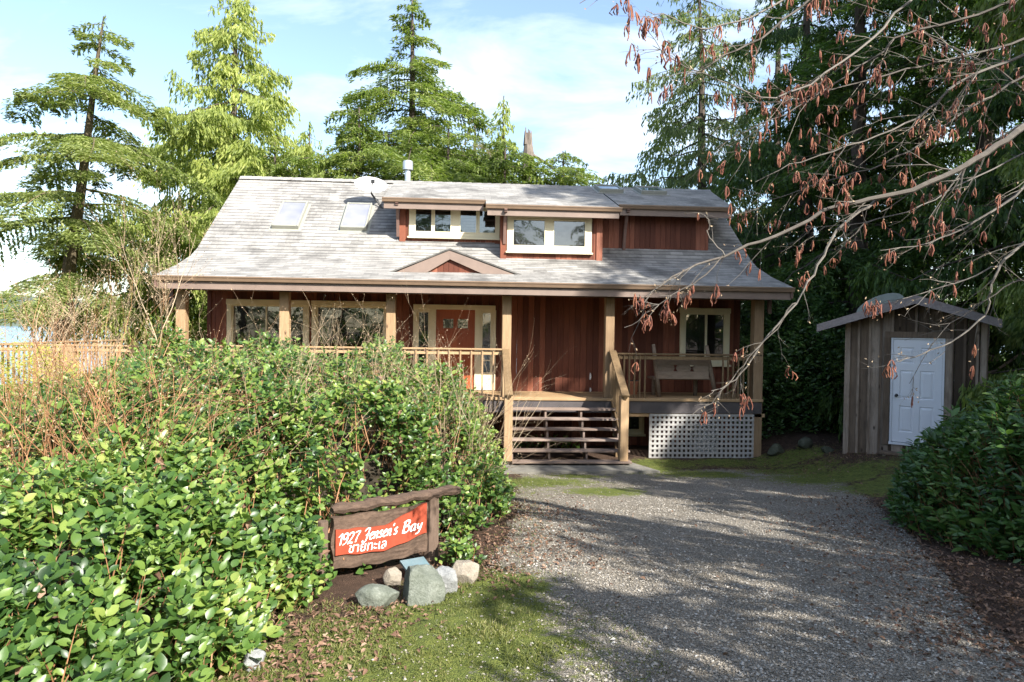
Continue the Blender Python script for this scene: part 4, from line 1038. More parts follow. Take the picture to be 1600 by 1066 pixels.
def mesh_obj(name,parts,m,parent=None,smooth=False,label=None):
    V=[];L=[];Z=[];b=0
    for v,l,z in parts: V.append(v);L.append(np.asarray(l)+b);Z.append(z);b+=len(v)
    V=np.concatenate(V);base=BASE.get(parent.name,np.zeros(3)) if parent is not None else np.zeros(3)
    me=npmesh(name,V-base,np.concatenate(L),np.concatenate(Z),m,smooth=smooth);o=bpy.data.objects.new(name,me);COL.objects.link(o)
    if parent is not None:o.parent=parent
    BASE[o.name]=base
    if label:o['label']=label
    return o
def unit(n,R_): a=R_.normal(size=(n,3));return a/np.linalg.norm(a,axis=1)[:,None]
# leaf litter
lit_c=[(gp(780,850),.9),(gp(820,800),.7),(gp(745,890),.45),(gp(470,1000),.5),(gp(430,1050),.45),(gp(1480,890),.8),(gp(1575,1000),.7),(gp(1420,830),1.0),(gp(1560,940),.8),(gp(1380,790),.9),(gp(1290,715),1.2),(gp(560,975),.4)]
def litden(x,y):
    m=np.zeros_like(x)
    for (a,b),r in lit_c: m=np.maximum(m,np.exp(-((x-a)**2+(y-b)**2)/(r*r)))
    return np.clip(m,.006,1)*vis(x,y)*np.clip(7/np.hypot(x,y)**1.2,0,1)
P=scatter(8500,litden,(-3,9,2,16),77);n=len(P);R_=np.random.default_rng(5)
Pz=np.stack([P[:,0],P[:,1],gz(P[:,0],P[:,1])+R_.uniform(.008,.03,n)],1);D=unit(n,R_);D[:,2]*=.3;Nn=unit(n,R_)*.5+np.array((0,0,1.))
L=R_.uniform(.018,.052,n);lf=leaf6(Pz,D,Nn,L,L*R_.uniform(.4,.7,n),.3,.3)
o=mesh_obj('leaf_litter',[lf],M['dead']);tag(o,'dry brown fallen leaves along the driveway edges','leaf litter',kind='stuff')
# grass
def grden(x,y):
    g=moss(x,y);return np.clip((g-.25)*1.6,0,1)*vis(x,y)*np.clip((4.5/np.hypot(x,y))**1.3,0,1)*(fbm(x*5,y*5,4)>.42)*((x<1.2)|(y>11))
P=scatter(42000,grden,(-3,9.5,2,14.6),99);n=len(P);R_=np.random.default_rng(6)
Pz=np.stack([P[:,0],P[:,1],gz(P[:,0],P[:,1])],1);D=unit(n,R_)*.75+np.array((0,0,.8));L=R_.uniform(.012,.036,n)*(1+.7*(fbm(P[:,0]*2,P[:,1]*2,8)>.55));D/=np.linalg.norm(D,axis=1)[:,None]
v=rhomb(Pz+D*L[:,None]*.45,D,unit(n,R_),L,L*.0+.004+R_.random(n)*.004,.2)
o=mesh_obj('grass',[v],M['grass']);tag(o,'short mossy grass beside the driveway and house','grass',kind='stuff')

# ================================================================== TREES
def conifer(name,label,base,top,rtr,prof,m,bark='bark',style='hem',nb=60,start=.15,spray=1.,size=1.,dens=1.,seed=1,up=.15,cat='tree',group=None,gap=.0,lean=None,wid=1.,visc=None):
    """prof(h01)->branch length in metres. base,top: 3d points."""
    R_=np.random.default_rng(seed);base=np.array(base,float);top=np.array(top,float);H=top[2]-base[2]
    t=thing(name,label,cat,tuple(base),group=group)
    K=14;hs=np.linspace(0,1,K);ax=base+(top-base)*hs[:,None]
    ax[1:,:2]+=np.cumsum(R_.normal(0,.006*H*.35,(K-1,2)),0)*.6
    if lean is not None:
        for k in range(K): ax[k]+=np.array(lean(hs[k]))
    mb=MB();mb.tube(ax,rtr*(1-hs)**.8+.02,8);
    fol=[]
    def axis_at(h): return np.array([np.interp(h,hs,ax[:,k]) for k in range(3)])
    h=start;az=R_.uniform(0,6.28);bi=0
    while bi<nb:
        u=bi/nb;hh=start+(1-start)*(u**.85);hh=min(hh+R_.normal(0,.012),.995)
        bi+=1;az+=2.4+R_.normal(0,.35)
        L=prof(hh)*R_.uniform(.5,1.18)
        if R_.random()<gap: continue
        if L<.12: continue
        o=axis_at(hh);d=np.array((math.cos(az),math.sin(az),0.));n=9;s=np.linspace(0,1,n)
        if style=='hem': el=up*s-.42*s**2.1
        elif style=='cedar': el=-.15*s-.35*s**1.5+.28*s**4
        else: el=.35*s-.35*s**2
        P=o+d*(L*s)[:,None];P[:,2]+=L*(el+R_.normal(0,.09)*s)+R_.normal(0,.02*L,n)*s
        side=np.cross(d,(0,0,1.));P+=side*(L*.12*R_.normal()*s**2)[:,None]
        r0=max(.010,.010*L+rtr*.03)*(1-.4*hh)
        mb.tube(P,r0*(1-s)+.006,4,caps=False)
        # foliage along branch
        N_=int((L*L*62*dens/size**1.3+L*30*dens)*3.1)
        tt=R_.random(N_)**.75*.97+.03
        wmax=L*.36*wid*np.clip(np.sin(np.pi*np.clip(tt*.93+.04,0,1))**.6,0,1)+.05
        # sub-twigs: quantise t to twig positions so foliage clumps into sprays
        ntw=max(4,int(L*7));tq=(np.floor(tt*ntw)+.5)/ntw;tq=tq+ (R_.random(N_)-.5)*.25/ntw
        sgn=np.where(R_.random(N_)<.5,-1.,1.);ql=R_.random(N_)**.8
        tid=(np.floor(tt*ntw)*2+(sgn>0)).astype(int);tl=R_.uniform(.45,1.2,ntw*2+4)[tid]*(R_.random(ntw*2+4)>.12)[tid]
        ul=wmax*ql*tl
        base_=np.stack([np.interp(tq,s,P[:,k]) for k in range(3)],1)
        fw=np.clip(.75-.2*tq,.2,1)
        dirv=(side*sgn[:,None]+d*fw[:,None]);dirv/=np.linalg.norm(dirv,axis=1)[:,None]
        pos=base_+dirv*ul[:,None];
        if style=='cedar':
            drop=ul*.55*R_.uniform(.6,1.5,N_)+R_.random(N_)**2*.28*size
            pos[:,2]-=drop;D=dirv*.45+np.array((0,0,-1.))+R_.normal(0,.28,(N_,3));Nn=R_.normal(0,1,(N_,3))+d
            l=R_.uniform(.12,.25,N_)*size;w=l*.31
        else:
            pos[:,2]-=ul*ul*.25+R_.random(N_)**2*.16*size*(1+ul);D=dirv+R_.normal(0,.38,(N_,3))+np.array((0,0,-.28));Nn=np.array((0,0,1.))+R_.normal(0,.45,(N_,3))
            l=R_.uniform(.10,.22,N_)*size;w=l*.29
        keep=(tl>0);pos,D,Nn,l,w=pos[keep],D[keep],Nn[keep],l[keep],w[keep]
        fol.append(rhomb(pos,D,Nn,l,w,.12))
    # leader
    n=int(40*dens);z=R_.random(n);pos=top-(top-base)/H*(z*.8)[:,None]+R_.normal(0,.08,(n,3))*z[:,None]*2;fol.append(rhomb(pos,unit(n,R_)*.6+np.array((0,0,.8)),unit(n,R_),np.full(n,.14*size),np.full(n,.05*size),.1))
    mb.build('trunk',M[bark],t);mesh_obj('crown',fol,M[m],t);return t
def gb(px,Y,zoff=0):
    p=at(px,514,Y=Y);return (p[0],Y,float(gz(p[0],Y))+zoff)
def tp(px,py,Y): return tuple(at(px,py,Y=Y))
def P_hem(R,e=.8,seed=0): 
    ph=seed*1.7
    return lambda h: R*((1-h)**e)*(1+.28*math.sin(h*31+ph)+.15*math.sin(h*67+ph))+.15
QF=1.0
# background left to right
def leanA(h): return (1.6*math.sin(h*3.2)*.5-.6*h*(1-h)*2,0,0)
conifer('hemlock_tree','sparse old hemlock with flat layered boughs at far left, leaning trunk showing',gb(78,23),tp(165,25,23),.26,lambda h:(5.0*(1-h)**.55*(1+.35*math.sin(h*38))+.4),'hempale','mossbark','hem',50,.33,dens=.95*QF,seed=4,gap=.05,up=.08,group='conifers behind the house')
conifer('cedar_tree','tall yellow green cedar rising behind the left end of the roof',gb(355,30),tp(372,-30,30),.3,lambda h:min(6.4,10.2*(1-h)**.93*(1+.18*math.sin(h*29))+.35),'cedarY','bark','cedar',125,.14,dens=.46*QF,size=1.25,seed=9,group='conifers behind the house')
conifer('cedar_tree','short yellow green conifer between the tall cedar and the central hemlock',gb(478,38),tp(484,190,38),.2,P_hem(7.,.8,2),'cedarY','bark','cedar',60,.3,dens=.35*QF,size=1.5,seed=12,group='conifers behind the house')
conifer('hemlock_tree','tallest central hemlock standing behind the chimney pipe',gb(640,30),tp(645,-8,30),.32,lambda h:(9.6*(1-h)**.95*(1+.28*math.sin(h*33+1))+.35)*(1.0 if h<.6 else .95),'hem','bark','hem',100,.38,dens=.66*QF,size=1.15,seed=23,up=.12,group='conifers behind the house')
conifer('spruce_tree','grey lichen covered conifer right of the central hemlock',gb(737,36),tp(740,160,36),.2,P_hem(4.6,.7,1),'greyfol','deadwood','hem',50,.45,dens=.3*QF,size=1.5,seed=31,gap=.1,group='conifers behind the house')
conifer('spruce_tree','thin yellowish spire beside the grey lichen covered conifer',gb(787,37),tp(787,150,37),.16,P_hem(3.0,.7,3),'cedarY','bark','cedar',60,.45,dens=.45*QF,size=1.4,seed=33,group='conifers behind the house')
for i,(px,py,R,lb) in enumerate(((560,168,4.6,'dark green bushy hemlock just left of the chimney pipe'),(700,190,4.6,'green bushy hemlock just right of the chimney pipe'),(785,222,5.6,'broad low hemlock in front of the yellowish spire'),(880,236,5.2,'low hemlock right of the broken snag, tips touching the sky'),(425,222,3.6,'low green conifer peeping over the left half of the ridge'))):
    conifer('young_hemlock',lb,gb(px,27),tp(px+3,py,27),.16,lambda h,R=R,i=i:R*(1-h)**.55*(1+.25*math.sin(h*40+i))+.5,'hem','bark','hem',76,.3,dens=.6*QF,seed=40+i,up=.2,group='low hemlocks behind the ridge')
# snag
b=gb(824,34);sn_=thing('tree_snag','broken bare dead trunk above the ridge','dead tree',b)
mb=MB();q=tp(825,208,34);n=14;P=[(b[0]+(q[0]-b[0])*i/n+.05*math.sin(i*2),34,b[2]+(q[2]-b[2])*i/n) for i in range(n+1)];mb.tube(P,[.42-.012*i+.03*math.sin(i*3.1) for i in range(n)]+[.12],9)
for k in range(5): a=k*1.3;mb.tube([(q[0]+.15*math.cos(a),34+.15*math.sin(a),q[2]-.6),(q[0]+.17*math.cos(a),34+.17*math.sin(a),q[2]+.1+.15*k%.3)],[.1,.02],5)
mb.build('trunk',M['deadwood'],sn_);q2=np.array(tp(828,240,34));mb=MB();mb.tube([q2,q2+np.array((.9,0,-.5)),q2+np.array((1.7,0,-1.2))],[.1,.07,.02],5);mb.build('broken_limb',M['deadwood'],sn_)
# right side
conifer('cedar_tree','tall airy grey green cedar behind the right end of the roof',gb(1105,27),tp(1095,-60,27),.28,lambda h:(5.2*(1-h)**.5*(1+.3*math.sin(h*27))+.3),'hemblue','bark','cedar',95,.2,dens=.27*QF,size=1.05,seed=51,gap=.08,group='dark conifers on the right')
RT=[(1215,30,-80,4.4,'hemdark','hem','dark conifer directly right of the airy cedar, farthest back',.5,64),
    (1262,22,-150,4.2,'hemdark','cedar','dark cedar rising between the house and the shed',.55,70),
    (1345,19.5,-260,4.2,'hemdark','hem','very tall dark hemlock rising behind the shed roof peak',.62,84),
    (1440,22.5,-300,5.0,'hemdark','cedar','very tall dark cedar behind the right half of the shed',.6,84),
    (1545,18,-400,4.6,'hemdark','hem','dark hemlock right of the shed at the frame edge',.6,90),
    (1650,15,-520,4.4,'hemdark','cedar','dark cedar just beyond the right edge of the picture',.6,90),
    (1180,25,330,3.0,'hemblue','hem','small hemlock low behind the right corner of the roof',.7,36),
    (1290,26,100,4.0,'hem','cedar','mid green cedar seen through gaps above the shed',.5,60)]
for i,(px,Y,py,R,mt,stl,lb,dn,nb) in enumerate(RT):
    conifer('cedar_tree' if stl=='cedar' else 'hemlock_tree',lb,gb(px,Y),tp(px,py,Y),.3,lambda h,R=R,i=i:R*(1-h)**.5*(1+.2*math.sin(h*41+i))+.2,mt,'bark',stl,nb,.07,dens=dn*QF,size=1.0,seed=60+i,up=.1,group='dark conifers on the right')
# near cedar boughs at right frame edge
conifer('cedar_tree','cedar with low bright green boughs hanging beside the shed door',(11.1,10.6,float(gz(11.1,10.6))),(11.5,10.2,19),.25,lambda h:3.0*(1-h)**.4,'hem','bark','cedar',100,.03,dens=.9*QF,size=.85,seed=81,group='dark conifers on the right')
# trees that shade the drive from behind the viewer on the right
SHADE=[((15.9,5.5),28,4.4),((5.7,-1.9),7.6,2.3),((9.2,-2.2),10.5,3.3),((14.1,4.4),15,3.6),((11.2,1.2),13,3.3),((16.5,2.4),30,5.0),((6.9,-4.3),8.0,2.5),((21.2,1.0),30,4.6),((21.5,-3.5),32,4.6)]
for i,((x,y),h,R) in enumerate(SHADE):
    zb=float(gz(x,y))
    conifer('hemlock_tree',['very tall dense','small young','broad nearest','middling','slim low','very tall','short bushy','far tall','farthest tallest'][i]+' conifer beside the drive, right of and behind the viewer',(x,y,zb),(x+.4,y,h),.3,lambda h_,R=R,i=i:R*(1-h_)**.5*(1+.2*math.sin(h_*37+i))+.2,'hemdark','bark','hem' if i%2 else 'cedar',110 if h>20 else 76,.12,dens=(.8 if h>20 else .27)*QF,size=1.5,seed=90+i,group='conifers beside the drive behind the viewer')

BK=[(-31,-20,15),(-24,-26,18),(-17,-21,15.5),(-10,-25,17.5),(-3,-22,15),(4,-26,16.5),(11,-23,15),(18,-27,17),(-38,-12,15),(-42,-3,16)]
for i,(x,y,h) in enumerate(BK):
    zb=float(gz(x,y))
    conifer('forest_conifer',['leftmost','second from the left','third from the left','fourth from the left','middle','sixth from the left','seventh from the left','rightmost','near left side','far left side'][i]+' conifer in the forest row across the road behind the viewer',(x,y,zb),(x+.3,y,h+zb),.3,lambda h_,i=i:4.6*(1-h_)**.55*(1+.2*math.sin(h_*37+i))+.3,'hemdark','bark','hem',64,.06,dens=.22*QF,size=2.2,seed=120+i,group='forest row behind the viewer')
# ================================================================== BROADLEAF SHRUBS
def shrub(name,label,cat,region_fn,htop,box,nshoot,m,leaf_len,leaf_w,seed,per=9,shoot=.35,parent_base=None,kind=None,group=None,stem='redtwig',droop=.0,stems=True,undern=.35):
    """region_fn(x,y)->0..1 mask, htop(x,y)->height above ground at that point; shoots grow out of the shell."""
    R_=np.random.default_rng(seed);P=scatter(nshoot,region_fn,box,seed+1);n=len(P);x,y=P[:,0],P[:,1]
    g=gz(x,y);H=htop(x,y);e=.08
    dx=(htop(x+e,y)+gz(x+e,y)-htop(x-e,y)-gz(x-e,y))/(2*e);dy=(htop(x,y+e)+gz(x,y+e)-htop(x,y-e)-gz(x,y-e))/(2*e)
    Nn=np.stack([-dx,-dy,np.ones(n)],1);Nn[:,:2]=np.clip(Nn[:,:2],-4,4);Nn/=np.linalg.norm(Nn,axis=1)[:,None]
    # distribute in height: steep edges need many levels
    lvl=np.where(R_.random(n)<undern,R_.random(n),1-R_.random(n)**2*.22)
    tip=np.stack([x,y,g+np.maximum(H,.05)*lvl],1)
    D=Nn*.7+unit(n,R_)*.55+np.array((0,0,.55));D/=np.linalg.norm(D,axis=1)[:,None]
    Ls=shoot*R_.uniform(.6,1.3,n);base=tip-D*Ls[:,None]*.8
    parts=[];SZ=R_.uniform(.6,1.25,n)
    for k in range(per):
        f=(k+R_.random(n)*.6)/per
        pos=base+D*(Ls*f*1.05)[:,None]
        side=np.cross(D,unit(n,R_));side/=np.linalg.norm(side,axis=1)[:,None]+1e-9
        # alternate in a roughly horizontal plane
        hz=np.cross(D,np.array((0,0,1.)))+1e-4;hz/=np.linalg.norm(hz,axis=1)[:,None]
        sg=(1 if k%2 else -1);LD=hz*sg*.8+side*.45+D*(.35+.5*f)[:,None]+np.array((0,0,.1-droop))
        LN=np.array((0,0,1.))+Nn*.5+np.array((.25,-.45,0))+unit(n,R_)*.6
        L=leaf_len*SZ*R_.uniform(.7,1.15,n)*(1-.25*(f>.85));W=L*leaf_w*R_.uniform(.85,1.15,n)
        keep=pos[:,2]>gz(pos[:,0],pos[:,1])+.02
        dn=np.hypot(pos[:,0],pos[:,1])<6.5
        for kk,fn in ((keep&dn,leaf14),(keep&~dn,leaf6)):
            if kk.any(): parts.append(fn(pos[kk],LD[kk],LN[kk],L[kk],W[kk],.16,.2))
    root=None
    if kind!='stuff':
        c=P.mean(0);root=thing(name,label,cat,(float(c[0]),float(c[1]),float(gz(c[0],c[1]))),group=group)
        mesh_obj('leaves',parts,M[m],root,smooth=True)
    else:
        o=mesh_obj(name,parts,M[m],smooth=True);tag(o,label,cat,kind='stuff')
    if stems:
        mb=MB();idx=R_.choice(n,min(n,int(n*.5)),replace=False)
        for i in idx:
            a=base[i];t=tip[i];low=a-np.array((D[i,0]*.3,D[i,1]*.3,.35))
            mb.tube([low,a,t],[.006,.004,.002],3,caps=False)
        if root is not None: mb.build('stems',M[stem],root)
        else: tag(mb.build('hedge_stems',M[stem]),'thin brown stems inside the leafy salal thicket','stems',kind='stuff')
    return root
# --- salal thicket footprint (front edge from the photograph's ground line)
hedge=[(.72,9.4),(.58,8.6),(.42,8.0)]+[gp(748,842)]+[(-.15,7.05),(-.6,6.75),(-1.15,6.35),(-1.4,5.9)]+[gp(520,925),gp(470,960),gp(420,1010),gp(380,1062)]
hedge=hedge+[(-1.55,2.4),(-3.2,2.0),(-6.5,3),(-8.5,7),(-8.5,11.5),(-5,12.2),(-1.2,12.0),(.6,11.2)]
print('hedge',[(round(a,2),round(b,2)) for a,b in hedge])
HT=[(-9,.8,2.3),]
def hedge_h(x,y):
    d=np.where(pip(x,y,hedge),pdist(x,y,hedge),0)
    edge=np.clip(d/.75,0,1)**.5
    H=np.interp(y,[2,3,4,5,6,7,8,9.5,12],[.45,.55,.78,1.04,1.34,1.58,1.77,1.90,1.93])
    H=H-.55*sstep(-2.8,-5.5,x)*sstep(4,7,y)-.42*sstep(-1.4,.6,x)
    H=H*(1+.5*(fbm(x*.9,y*.9,50)-.47)+.5*(fbm(x*2.6,y*2.6,51)-.47))+.14*sstep(7.5,9,y)*(x<-1)
    return np.maximum(H*edge,.03)
def hedge_m(x,y):
    zc=(x*CF[0]+y*CF[1]);xc=(x*CR[0]+y*CR[1]);v=np.where((zc>1.2)&(xc/zc>-.95),1.,.35*((zc>.3)&(xc/np.maximum(zc,.3)>-2.6)))
    d=np.hypot(x,y);return pip(x,y,hedge)*v*np.clip((4./d)**1.0,.15,1)*(.07+.93*(fbm(x*2.6,y*2.6,61)>.44))*np.clip(1.2-.5*(pdist(x,y,hedge)>1.2),0,1)
shrub('salal_thicket','dense sunlit thicket of oval glossy green leaves left of the drive','shrub thicket',hedge_m,hedge_h,(-9,.8,1.5,12.5),11500,'salal',.082,.62,201,per=9,shoot=.34,kind='stuff',undern=.3)
# added dark filler mound inside the thicket so no light leaks through
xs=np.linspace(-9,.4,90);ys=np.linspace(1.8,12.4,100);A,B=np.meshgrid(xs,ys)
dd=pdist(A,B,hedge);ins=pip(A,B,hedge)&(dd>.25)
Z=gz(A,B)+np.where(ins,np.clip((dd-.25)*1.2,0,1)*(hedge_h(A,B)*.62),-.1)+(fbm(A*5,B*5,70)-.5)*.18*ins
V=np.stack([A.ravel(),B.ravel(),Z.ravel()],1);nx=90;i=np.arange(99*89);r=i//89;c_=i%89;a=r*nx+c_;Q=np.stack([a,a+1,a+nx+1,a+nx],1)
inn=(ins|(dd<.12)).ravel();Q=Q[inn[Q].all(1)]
m_,nt=mat('thicket_dark_fill');N=NT(nt);N.out(N.ramp(N.noise(N.pos(),14,5,.8),[(.35,(.012,.012,.006)),(.6,(.05,.035,.02)),(.75,(.12,.08,.045))]),.95,N.bump(N.noise(N.pos(),30,4),1,.04))
me=npmesh('hedge_light_block',V,Q.ravel(),np.full(len(Q),4),m_,smooth=True);o=bpy.data.objects.new('hedge_light_block',me);COL.objects.link(o);tag(o,kind='structure')
# dead leaves caught in the hedge
R_=np.random.default_rng(300);P=scatter(1100,hedge_m,(-9,.6,1.5,12.5),301);n=len(P);pos=np.stack([P[:,0],P[:,1],gz(P[:,0],P[:,1])+hedge_h(P[:,0],P[:,1])*R_.uniform(.8,1.02,n)],1)
L=R_.uniform(.04,.08,n);o=mesh_obj('withered_leaves',[leaf6(pos,unit(n,R_),unit(n,R_)+np.array((0,-.6,1)),L,L*.6,.3,.3)],M['dead']);tag(o,'pinkish brown withered leaves caught in the green thicket','dead leaves',kind='stuff')
# --- bushes on top/back
def blob(cx,cy,rx,ry,h,seed=0,p=.55):
    def f(x,y):
        d=((x-cx)/rx)**2+((y-cy)/ry)**2;return np.maximum(h*np.clip(1-d,0,1)**p*(1+.45*(fbm(x*1.7,y*1.7,seed)-.47)+.5*(fbm(x*3.7,y*3.7,seed+5)-.47)),.02)
    def m(x,y): return (((x-cx)/rx)**2+((y-cy)/ry)**2<1)*1.
    return m,f,(cx-rx,cx+rx,cy-ry,cy+ry)
def xz(px,Y): p=at(px,514,Y=Y);return p[0]
m_,f,b=blob(xz(255,11.5),11.5,1.15,1.0,2.55,7);shrub('holly_bush','bright green leafy bush at the left corner of the porch','bush',m_,f,b,1500,'salal',.085,.55,210,stems=True,undern=.5)
m_,f,b=blob(6.5,6.7,1.5,2.25,1.68,8,.42);b=(4.9,8.1,4.4,9.1)
shrub('rhododendron_bush','large dark glossy rhododendron at the right edge of the drive','bush',m_,f,b,3900,'rhodo',.125,.40,220,per=8,shoot=.28,undern=.62,droop=.1)
m_,f,b=blob(8.4,17.6,2.5,1.9,3.5,9,.35);shrub('laurel_bush','tall dark leafy bush filling the gap between house and shed','bush',m_,f,b,3400,'rhodo',.13,.45,230,per=7,shoot=.4,undern=.7,droop=.1,stems=False)
m_,f,b=blob(11.5,18.5,2.2,1.9,3.0,10,.4);shrub('laurel_bush','dark leafy bush directly behind the shed','bush',m_,f,b,1500,'rhodo',.14,.45,231,per=6,shoot=.4,undern=.7,stems=False)
m_,f,b=blob(xz(20,11),11.2,1.5,1.3,2.1,11,.4);shrub('golden_bush','golden yellow feathery bush at the left frame edge','bush',m_,f,b,1500,'golden',.07,.3,240,per=9,shoot=.4,undern=.6,stems=False)
m_,f,b=blob(xz(150,14),14.2,1.6,1.0,1.3,12,.4);shrub('golden_bush','yellow green low bush under the side deck railing','bush',m_,f,b,900,'golden',.07,.35,241,per=8,shoot=.35,undern=.6,stems=False)
P=ghit(718,893);m_,f,b=blob(P[0],P[1]+.1,.2,.18,.26,13,.5);shrub('small_salal_plant','small leafy plant growing right of the sign post','plant',m_,f,b,46,'salal',.07,.65,250,per=6,shoot=.14,undern=.5)
m_,f,b=blob(1.9,15.8,.9,.3,.35,14,.5);shrub('fern_clump','small pale leafy plants growing under the steps','plant',m_,f,b,110,'salal',.08,.4,251,per=6,shoot=.2,undern=.4,stems=False)
c_=SO-sw*.85+sn*.36
m_,f,b=blob(c_[0],c_[1],.5,.26,1.1,31,.5);shrub('overhanging_salal','dark green leafy clump rising behind the left end of the sign beam','plant',m_,f,b,150,'salal',.08,.65,252,per=8,shoot=.34,undern=.35,droop=.15)
# ================================================================== BARE SHRUBS
def twigs(mb,R_,p,d,L,r,depth,spread=.6,n_ch=(2,4),buds=None,catk=None,grav=0.,sides=4,wig=.12):
    """recursive bare branch; collects points for buds / catkins"""
    k=max(4,int(L/.09));k=min(k,9);P=[np.array(p,float)];dd=np.array(d,float);dd/=np.linalg.norm(dd)
    for i in range(k):
        dd=dd+R_.normal(0,wig,3)+np.array((0,0,grav/k));dd/=np.linalg.norm(dd);P.append(P[-1]+dd*L/k)
    P=np.array(P);mb.tube(P,r*(1-.75*np.linspace(0,1,k+1)),sides if r>.006 else 3,caps=False)
    if buds is not None and depth<=1:
        for i in range(1,k+1): buds.append(P[i])
    if catk is not None and depth<=1: 
        for i in range(2,k+1): catk.append(P[i])
    if depth>0:
        for _ in range(R_.integers(*n_ch)+1):
            t=R_.uniform(.25,1);i=min(k,int(t*k));q=P[i]
            ax=R_.normal(size=3);ax-=dd*(ax@dd);ax/=np.linalg.norm(ax)+1e-9
            nd=(P[min(i+1,k)]-P[max(i-1,0)]);nd/=np.linalg.norm(nd)+1e-9;nd=nd+ax*spread*R_.uniform(.6,1.4)
            twigs(mb,R_,q,nd,L*R_.uniform(.4,.65),r*.55*(1-.4*t),depth-1,spread,n_ch,buds,catk,grav,sides,wig)
def budmesh(pts,R_,s=.012,m='redtwig'):
    n=len(pts);P=np.array(pts)+R_.normal(0,.006,(n,3));return rhomb(P,unit(n,R_)+np.array((0,0,.6)),unit(n,R_),np.full(n,s*1.6)*R_.uniform(.7,1.3,n),np.full(n,s)*.7,0)
def bare_shrub(name,label,pts,m,depth,seed,L,r,spread=.5,buds=True,group=None,up=(0,0,1),nch=(1,3),tilt=.3,grav=.1,budm='tantwig'):
    R_=np.random.default_rng(seed);c=np.mean(np.array(pts),0);t=thing(name,label,'shrub',(float(c[0]),float(c[1]),float(gz(c[0],c[1]))),group=group)
    mb=MB();B=[]
    for (x,y) in pts:
        twigs(mb,R_,(x,y,float(gz(x,y))),np.array(up)+R_.normal(0,tilt,3)*np.array((1,1,.2)),L*R_.uniform(.75,1.2),r,depth,spread,nch,B if buds else None,grav=grav)
    mb.build('stems',M[m],t)
    if buds and B: mesh_obj('buds',[budmesh(B,R_)],M[budm],t)
    return t
R0=np.random.default_rng(400)
def stand(px0,px1,Y0,Y1,n): 
    out=[]
    for _ in range(n):
        Y=R0.uniform(Y0,Y1);out.append((xz(R0.uniform(px0,px1),Y),Y))
    return out
G='bare twiggy shrubs in and behind the thicket'
bare_shrub('bare_shrub','orange brown bare stems standing at the far left of the thicket',stand(5,130,5,8,60),'redtwig',2,401,1.75,.009,.45,group=G,tilt=.13)
bare_shrub('bare_shrub','reddish bare stems rising from the thicket right of the golden bush',stand(120,260,5,7.8,55),'redtwig',2,402,1.65,.009,.45,group=G,tilt=.13)
bare_shrub('bare_shrub','tan bare twigs in front of the left porch window',stand(330,470,8.0,9.8,48),'tantwig',2,403,1.88,.008,.6,group=G,tilt=.18)
bare_shrub('bare_shrub','tan budding twigs reaching in front of the second porch window',stand(470,600,8.0,9.6,46),'tantwig',2,404,1.8,.008,.6,group=G,tilt=.18)
bare_shrub('bare_shrub','tan budding twigs reaching in front of the orange front door',stand(590,735,8.2,9.6,46),'tantwig',2,405,1.86,.008,.65,group=G,tilt=.2)
bare_shrub('bare_shrub','short tan stems at the right end of the thicket top',stand(690,760,8.8,9.8,14),'tantwig',2,406,1.6,.007,.6,group=G,tilt=.2,buds=False)
bare_shrub('bare_shrub','dense tangle of pale stems over the middle of the thicket',stand(250,480,6.2,8.5,34),'tantwig',2,407,1.65,.008,.7,group=G,tilt=.25)
# slender pale alders by the left corner of the house
def alder(name,label,px,Y,L,seed,up,r=.024,depth=3):
    R_=np.random.default_rng(seed);x=xz(px,Y);b=(float(x),Y,float(gz(x,Y)));t=thing(name,label,'tree',b,group='bare saplings at the left');mb=MB();B=[]
    twigs(mb,R_,b,up,L,r,depth,.6,(3,6),B,None,.3,5,.06);mb.build('trunk',M['tantwig'],t);mesh_obj('buds',[budmesh(B,R_,.02)],M['tantwig'],t)
alder('bare_sapling','pale bare sapling leaning right in front of the left roof corner',205,11.2,2.9,410,(.30,0,1))
alder('bare_sapling','pale bare sapling beside the left porch post',262,12.0,2.6,411,(.12,0,1))
alder('bare_sapling','thin bare sapling left of the side deck railing post',95,13.0,2.7,412,(-.1,0,1))
alder('bare_sapling','bare sapling at the far left in front of the old hemlock',40,14,2.8,413,(.15,0,1),.03)
alder('bare_sapling','thin bare sapling between deck railing and holly bush',165,12.4,2.5,414,(.05,0,1))
